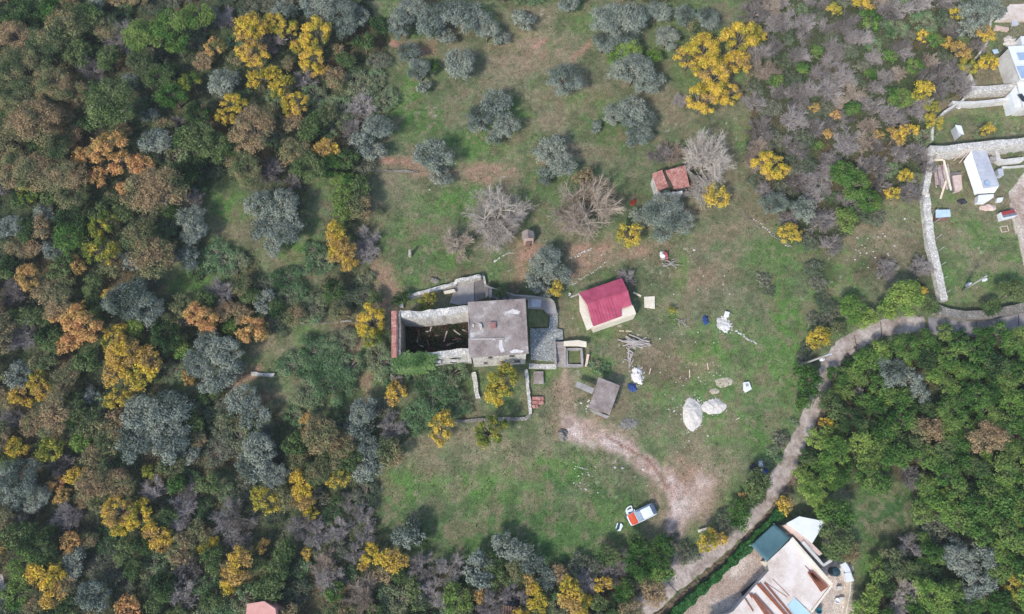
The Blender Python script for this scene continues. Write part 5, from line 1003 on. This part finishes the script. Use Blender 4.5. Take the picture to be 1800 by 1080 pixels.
dg = thing('dog_house', 'small kennel with a red and dark roof', 'kennel', W(1772,377)); zk = G0(1772,377)
mk('wall', MB().prism(XY([(1758,374),(1784,368),(1788,379),(1762,386)], zk + .8), zk - .1, zk + .8), M['whitest'], dg)
mk('roof', sheet(MB(), [(1760,373),(1783,368),(1786,374),(1763,379)], [zk + .85, zk + .85, zk + 1.15, zk + 1.15], .05), mat('red felt', [srgb(160,60,62), srgb(180,80,80)], 1), dg)
mk('roof', sheet(MB(), [(1763,379),(1786,374),(1788,378),(1764,383)], [zk + 1.15, zk + 1.15, zk + .85, zk + .85], .05), mat('slate grey felt', [srgb(90,96,112), srgb(112,118,132)], 1), dg)
T('cabinet', 'low shelter with a light blue metal roof beside the garden wall', 'shelter', slabpx([(1645,369),(1670,368.5),(1671.5,381),(1645,383)], 1.1, .08), 'bluel')
T('cabinet', 'dark timber box under the light blue metal roof', 'box', slabpx([(1647,373),(1669,372),(1670,384),(1647,386)], .95, .9), 'woodb')
cr_ = thing('crate', 'large brown timber crate between timber pile and white shed', 'crate', W(1683,322)); mk('box', slabpx([(1675,309),(1690,307),(1692,333),(1680,336)], .9, .9), M['pinkwall'], cr_, .02); mk('side', slabpx([(1670,303),(1690,303),(1690,306.5),(1675,308.5),(1680,336),(1675,337)], .6, .6), M['concd'], cr_)
its = []
for k in range(24):
    x_ = 1638 + rg.uniform(0, 28); its.append((x_, rg.uniform(286, 300), x_ + rg.uniform(2, 9), rg.uniform(322, 336)))
its.sort()
for i, (a, b, c_, d_) in enumerate(its): mk1('stacked_board', 'long weathered board in the timber stack left of the white shed, %s from left' % nth(i + 1), 'board', MB().bar(W(a, b, .3 + .05 * (i % 5)), W(c_, d_, .25 + .05 * (i % 4)), rg.uniform(.14, .3), .06), M['wood'] if i % 3 else mat('purplish board', [srgb(120,92,92), srgb(150,120,118)], 2, fine=.2), 'boards of the timber stack by the white shed')
T('board', 'long pale board sticking out of the timber stack', 'board', MB().bar(W(1663,318,.7), W(1653,350,.1), .3, .06), 'woodp')
T('board', 'white edge beam right of the timber stack', 'beam', MB().bar(W(1659,282,.6), W(1672,335,.5), .3, .14), 'cream')
T('board', 'pale header beam at the top of the timber stack', 'beam', MB().bar(W(1637,282,.6), W(1658,281,.6), .35, .14), 'cream')
for i, (a, b, w_) in enumerate([((1686,287),(1712,256),'right-hand'),((1676,283),(1700,261),'left-hand')]): T('pipe', 'long rust-pink pole leaning on the broad wall, %s of two' % w_, 'pole', MB().tube([W(*a, .1), W(*b, 2.7)], .07, 6), 'pinkwall')
T('metal_frame', 'small reddish empty frame lying in the garden below the kennel', 'frame', wallpx([(1758,399),(1771,397),(1774,406),(1762,408),(1758,399)], .1, .12, 0, foot=.1), 'pinkwall')
ws = thing('small_shed', 'tiny white-roofed shed beside a bare garden tree', 'shed', W(1687,232)); mk('wall', slabpx([(1679,222),(1687,220),(1693,235),(1686,241)], 1.2, 1.2), M['greyr'], ws); mk('roof', slabpx([(1679,219.5),(1690,221.5),(1695,237),(1685,233)], 1.5, .08), M['whitest'], ws)
TR_ = [(1710, 230, 14, 'BT')]
T('disc', 'round white lid lying near the thin terrace wall', 'lid', MB().lathe(W(1684,189), [(.35,0),(.4,.08),(.36,.14),(.05,.2)], 18), 'whitest')
tb = thing('garden_table', 'pale blue-grey table on the uppermost garden slope', 'table', W(1750,91)); mk('table_top', slabpx([(1744,88),(1753,86.5),(1756,93),(1748,95)], .75, .06), M['bluel'], tb)
for a in ((1745.5,89.5),(1753,88.5),(1755,93),(1748.5,95)): p_ = Vector(W(*a)); mk('leg', MB().box((p_.x, p_.y, p_.z + .32), (.06, .06, .72)), M['wood'], tb)
T('slab', 'grey square slab under the beige terrace', 'slab', slabpx([(1778,35),(1789,34),(1791,43),(1780,44)], .5, .4), 'greyr')
T('terrace_wall', 'pale low wall under the beige terrace', 'wall', wallpx([(1750,47),(1774,50)], .6, .6, .06), 'pinkwall')
# houses at the right edge
zs = G0(1800, 120); r = thing('house', 'white house with blue-grey roof panels cut by the right edge', 'house', Wz(1800,120,zs)); zt = zs + 3.2
mk('wall', MB().prism(XY([(1774,84),(1860,78),(1890,135),(1796,139)], zt), zs - 1, zt - .1), M['white'], r); ro = mk('roof', MB().prism(XY([(1772,82),(1862,76),(1892,138),(1794,141)], zt), zt - .1, zt + .0), M['whitest'], r)
mk('roof_panel', MB().prism(XY([(1787,93),(1830,90),(1838,104),(1792,106)], zt + .08), zt + .003, zt + .08), M['panel'], ro); mk('roof_panel', MB().prism(XY([(1787,117),(1840,112),(1850,130),(1796,138)], zt + .08), zt + .003, zt + .08), M['panel'], ro)
mk('window', MB().box(Wz(1800,141,zt - 1.4), (1.4, .2, 1.1)), M['glass'], r)
zs = G0(1800, 175); r = thing('house', 'small white flat house with a dark window cut by the right edge', 'house', Wz(1800,175,zs)); zt = zs + 2.6
mk('wall', MB().prism(XY([(1790,147),(1860,140),(1880,180),(1800,186)], zt), zs - 1, zt - .1), M['white'], r); mk('roof', MB().prism(XY([(1788,145),(1862,138),(1882,181),(1799,187)], zt), zt - .1, zt), M['whitest'], r); mk('wall', MB().prism(XY([(1776,163),(1787,149),(1799,187),(1785,190)], zt - .6), zs - .5, zt - .6), M['whitest'], r)
mk('window', MB().box(Wz(1797,172,zt + .04), (.7, 1.4, .1), rz=.35), M['glass'], r)
T('white_box', 'small white cube at the right edge above the blue-panelled house', 'box', slabpx([(1794,64),(1812,63),(1815,78),(1797,80)], 1.4, 1.2), 'whitest')
# ------------------------------------------------------------------ white terrace house at the bottom right
zs = G0(1380, 1040); zt = zs + 2.6; r = thing('terrace_house', 'unfinished low building with a broad cream roof terrace by the lane', 'building', Wz(1390,1020,zs))
roofp = [(1391,948),(1461,1029),(1426,1075),(1398,1050),(1384,1064),(1410,1100),(1270,1130),(1240,1100),(1289,1075),(1331,1026),(1352,1003),(1349,988)]
mk('wall', MB().prism(XY([(1390,952),(1457,1029),(1426,1071),(1405,1062),(1405,1100),(1275,1126),(1247,1098),(1292,1076),(1334,1028),(1356,1003),(1353,990)], zt - .2), zs - 1.2, zt - .24), M['white'], r)
ro = mk('roof', MB().prism(XY(roofp, zt), zt - .25, zt), M['sandy'], r)
mk('parapet', wallpx([(1392,946),(1463,1028)], .35, 0, .0, 2, absz=zt + .35, foot=-2.2), M['cream'], r); mk('parapet', wallpx([(1463,1029),(1427,1076)], .25, 0, 0, 2, absz=zt + .2, foot=-2.3), M['cream'], r)
mk('skylight', MB().prism(XY([(1397,1051),(1430,1084),(1405,1100),(1384,1065)], zt - .05), zt - .3, zt - .05), M['sky'], r)
st2 = leafmat('rust stain', [c3(170,120,90), c3(200,160,134)], 0)
b_ = []
for i, (a, b, c_, d_) in enumerate([(1331,1027,1383,1084),(1335,1026,1388,1088),(1344,1025,1398,1090),(1320,1044,1362,1095),(1322,1046,1356,1096),(1326,1045,1372,1096),(1309,1052,1324,1075),(1316,1042,1322,1052)]): b_.append((a, b, c_, d_, .1 if i > 5 else .22))
for i, (a, b, c_, d_, w_) in enumerate(b_): mk1('rusty_bar', 'long rusty steel beam on the white terrace near the photo bottom, %s of eight' % (ORD[i].replace('leftmost', 'first')), 'steel bar', MB().bar(Wz(a, b, zt + .1 + .04 * (i % 2)), Wz(c_, d_, zt + .1 + .04 * (i % 2)), w_, .12), M['rust'], 'rusty beams by the photo bottom')
for k in range(6): mk1('rusty_bar', 'rusty steel tube in the tight bundle on the terrace, %s from left' % nth(k + 1), 'steel bar', MB().bar(Wz(1421 + k * 1.3, 1007 + k * .1 - (k % 2) * 3, zt + .14), Wz(1444 + k * 2.2, 1040 - k * 1.6, zt + .14), .18, .16), M['rust'], 'tight bundle of rusty tubes')
T('rusty_bar', 'single thin rusty bar beside the tight bundle', 'steel bar', MB().bar(Wz(1415,995,zt + .06), Wz(1428,1008,zt + .06), .08, .06), 'rust')
for i, (a, b, c_, d_) in enumerate([(1344,1024,1360,1042),(1348,1026,1384,1050),(1358,1018,1388,1048)]): mk1('thin_rod', 'very thin reinforcing rod on the cream terrace, %s of three' % ('leftmost', 'middle', 'rightmost')[i], 'rod', MB().bar(Wz(a, b, zt + .03), Wz(c_, d_, zt + .03), .05, .04), M['rust'], 'thin rods')
cn = thing('shade_canopy', 'teal shade net stretched beside the lane hedge', 'canopy', W(1355,955)); cz = zs + 2.4
b = MB(); gN = 9; V = []; q4 = [Vector(Wz(1361,921,cz)), Vector(Wz(1390,945,cz)), Vector(Wz(1348,988,cz)), Vector(Wz(1320,959,cz))]
for i in range(gN):
    for k in range(gN):
        u, v = i / (gN - 1), k / (gN - 1); p_ = (q4[0] * (1 - u) + q4[1] * u) * (1 - v) + (q4[3] * (1 - u) + q4[2] * u) * v; V.append((p_.x, p_.y, p_.z - .35 * math.sin(math.pi * u) * math.sin(math.pi * v)))
b.add(V, [(i * gN + k, (i + 1) * gN + k, (i + 1) * gN + k + 1, i * gN + k + 1) for i in range(gN - 1) for k in range(gN - 1)]); nn_ = mk('net', b, M['teal'], cn, smooth=True); sm = nn_.modifiers.new('s', 'SOLIDIFY'); sm.thickness = .03
for q in q4: mk('post', MB().tube([(q.x, q.y, gz(q.x, q.y) - .2), q], .05, 8), M['greyr'], cn)
zs2 = G0(1415, 935); an_ = thing('annex', 'small white flat-roofed annex beside the teal net', 'annex', Wz(1415,935,zs2))
mk('wall', MB().prism(XY([(1385,922),(1406,912),(1449,919),(1427,952)], zs2 + 2.4), zs2 - .8, zs2 + 2.4), M['white'], an_); mk('roof', MB().prism(XY([(1383,920),(1405,908),(1451,917),(1428,955)], zs2 + 2.6), zs2 + 2.42, zs2 + 2.6), M['whitest'], an_); mk('ledge', MB().prism(XY([(1378,924),(1383,921),(1428,956),(1446,974),(1440,977),(1410,955)], zs2 + 2.0), zs2 - .5, zs2 + 2.0), M['pinkwall'], an_)
mk1('passage_floor', 'grey sunken passage between the annex and the terrace', 'passage', slabpx([(1404,958),(1412,953),(1450,992),(1443,999)], .3, .8), M['concd'])
T('boundary_wall', 'pale angled parapet wall right of the sunken passage', 'wall', wallpx([(1411,952),(1448,994),(1462,985)], .4, 2.3, .02, 1), 'white')
T('boundary_wall', 'white block wall at the right side of the sandy yard', 'wall', wallpx([(1483,990),(1490,1002),(1497,1022)], .7, 1.2, .04, .8), 'whitest')
T('boundary_wall', 'white cross slab at the yard corner', 'slab', slabpx([(1485,1008),(1496,1006),(1500,1022),(1489,1024)], 1.3, .4), 'whitest')
T('fence_rail', 'thin white fence rail running down from the yard corner', 'fence', wallpx([(1496,1024),(1494,1045),(1488,1075),(1484,1095)], .12, .8, .01), 'cream')
T('fence_rail', 'slanting white rail behind the annex', 'rail', MB().bar(W(1461,960,1.2), W(1473,934,1.2), .14, .1), 'white')
T('water_tank', 'round dark water tank on the sandy yard', 'water tank', MB().lathe(W(1463,1005), [(.6,0),(.62,1.1),(.5,1.3),(.2,1.38),(.18,1.44),(.05,1.45)], 24), mat('dark blue green plastic', [srgb(36,60,70), srgb(52,78,88)], 1, rough=.4))
T('water_tank', 'small teal pot at the lower corner of the terrace', 'pot', MB().lathe(W(1436,1073), [(.3,0),(.42,.5),(.4,.7),(.34,.7),(.3,.4)], 18), mat('teal plastic', [srgb(34,92,104), srgb(50,112,122)], 1, rough=.4))
T('flower_pot', 'round white pot in the sandy yard', 'pot', MB().lathe(W(1470,1056), [(.25,0),(.38,.4),(.3,.42),(.22,.2)], 18), 'whitest')
for i, (a, b, lb) in enumerate([(1476,1034,'upper white crate in the sandy yard'),(1480,1053,'lower white crate in the sandy yard')]): T('crate', lb, 'crate', slabpx([(a-4,b-3),(a+4,b-3),(a+4.5,b+3),(a-4,b+3)], .5, .45), 'white')
T('passage_floor', 'dark open trench at the left edge of the terrace', 'trench cover', slabpx([(1303,1042),(1350,1004),(1353,1008),(1308,1052)], .25, .3), 'black')
T('stone_block', 'pale block beside the dark trench', 'block', slabpx([(1341,987),(1347,984),(1355,1000),(1349,1003)], 1.0, .9), 'cream')
# hedge along the lane
hp = [Vector(W(a, b)) for a, b in [(1368,900),(1345,925),(1320,951),(1290,981),(1255,1015),(1215,1050),(1180,1082),(1160,1100)]]
P = []; rs = np.random.RandomState(2)
for a, b in zip(hp[:-1], hp[1:]):
    m_ = int((b - a).length * 1100); u = rs.rand(m_, 1); q = np.array(a) * (1 - u) + np.array(b) * u; d_ = (b - a).normalized(); s_ = np.array([-d_.y, d_.x, 0]); w_ = rs.uniform(-1, 1, (m_, 1)); hgt = rs.rand(m_, 1)
    q = q + s_ * w_ * .55 * (.5 + 1.0 * vnoise(q[:, 0], q[:, 1], .9, 3)[:, None]); q[:, 2] += (hgt[:, 0] ** .5) * (1.1 + .5 * vnoise(q[:, 0], q[:, 1], .8, 8)); P.append(q)
P = np.concatenate(P); me = quads_mesh('hedge', leaf_quads(P, rs.normal(size=P.shape) * .7 + [0, 0, 1], .2 * rs.uniform(.6, 1.4, len(P)), rs), leafmat('hedge leaves', [c3(42,84,44), c3(60,108,58), c3(84,128,76)], .25, .8))
o = bpy.data.objects.new('hedge', me); C.objects.link(o); setp(o, 'long clipped green hedge between the lane and the sandy yard', 'hedge')
# building corners peeping in at the bottom edge
T('roof_corner', 'pink roof corner at the bottom edge of the photo', 'roof', slabpx([(434,1062),(464,1057),(484,1070),(490,1110),(430,1110)], 3.6, 3.7), mat('pink roof', [srgb(196,140,130), srgb(214,160,150)], .8, fine=.1))
rr_ = thing('tiled_shed', 'brown tiled shed roof at the bottom edge of the photo', 'shed', W(900,1085)); M['tile'] = mat('old brown tiles', [srgb(96,72,62), srgb(132,104,92)], 2, fine=.3); tiled(rr_, [(884,1064),(922,1070),(930,1110),(880,1110)], [G0(900,1080) + 2.4] * 4, 9); mk('wall', slabpx([(886,1068),(920,1073),(926,1108),(884,1108)], 2.2, 2.4), M['stoned'], rr_)
mk1('paved_corner', 'pale paved corner at the lower left edge', 'paving', slabpx([(-60,1000),(4,1010),(12,1040),(8,1100),(-60,1110)], .15, .3), M['lane'])
mk1('roof_terrace', 'flat beige terrace at the top right corner', 'terrace', slabpx([(1752,34),(1775,8),(1870,6),(1870,33)], .7, 1.2), M['sandy'])
# ------------------------------------------------------------------ thin autumn haze between the drone and the ground
hz = MB().prism([(-720, -720), (720, -720), (720, 720), (-720, 720)], -60, 112)
hm = bpy.data.materials.new('haze'); hm.use_nodes = True; N = hm.node_tree.nodes; N.remove(N['Principled BSDF'])
pv = N.new('ShaderNodeVolumePrincipled'); pv.inputs['Density'].default_value = .00025; pv.inputs['Color'].default_value = (.86, .9, .95, 1); pv.inputs['Anisotropy'].default_value = .2
hm.node_tree.links.new(pv.outputs[0], N['Material Output'].inputs['Volume'])
setp(mk('haze', hz, hm), kind='stuff', label='thin pale haze in the air above the slope', cat='haze')
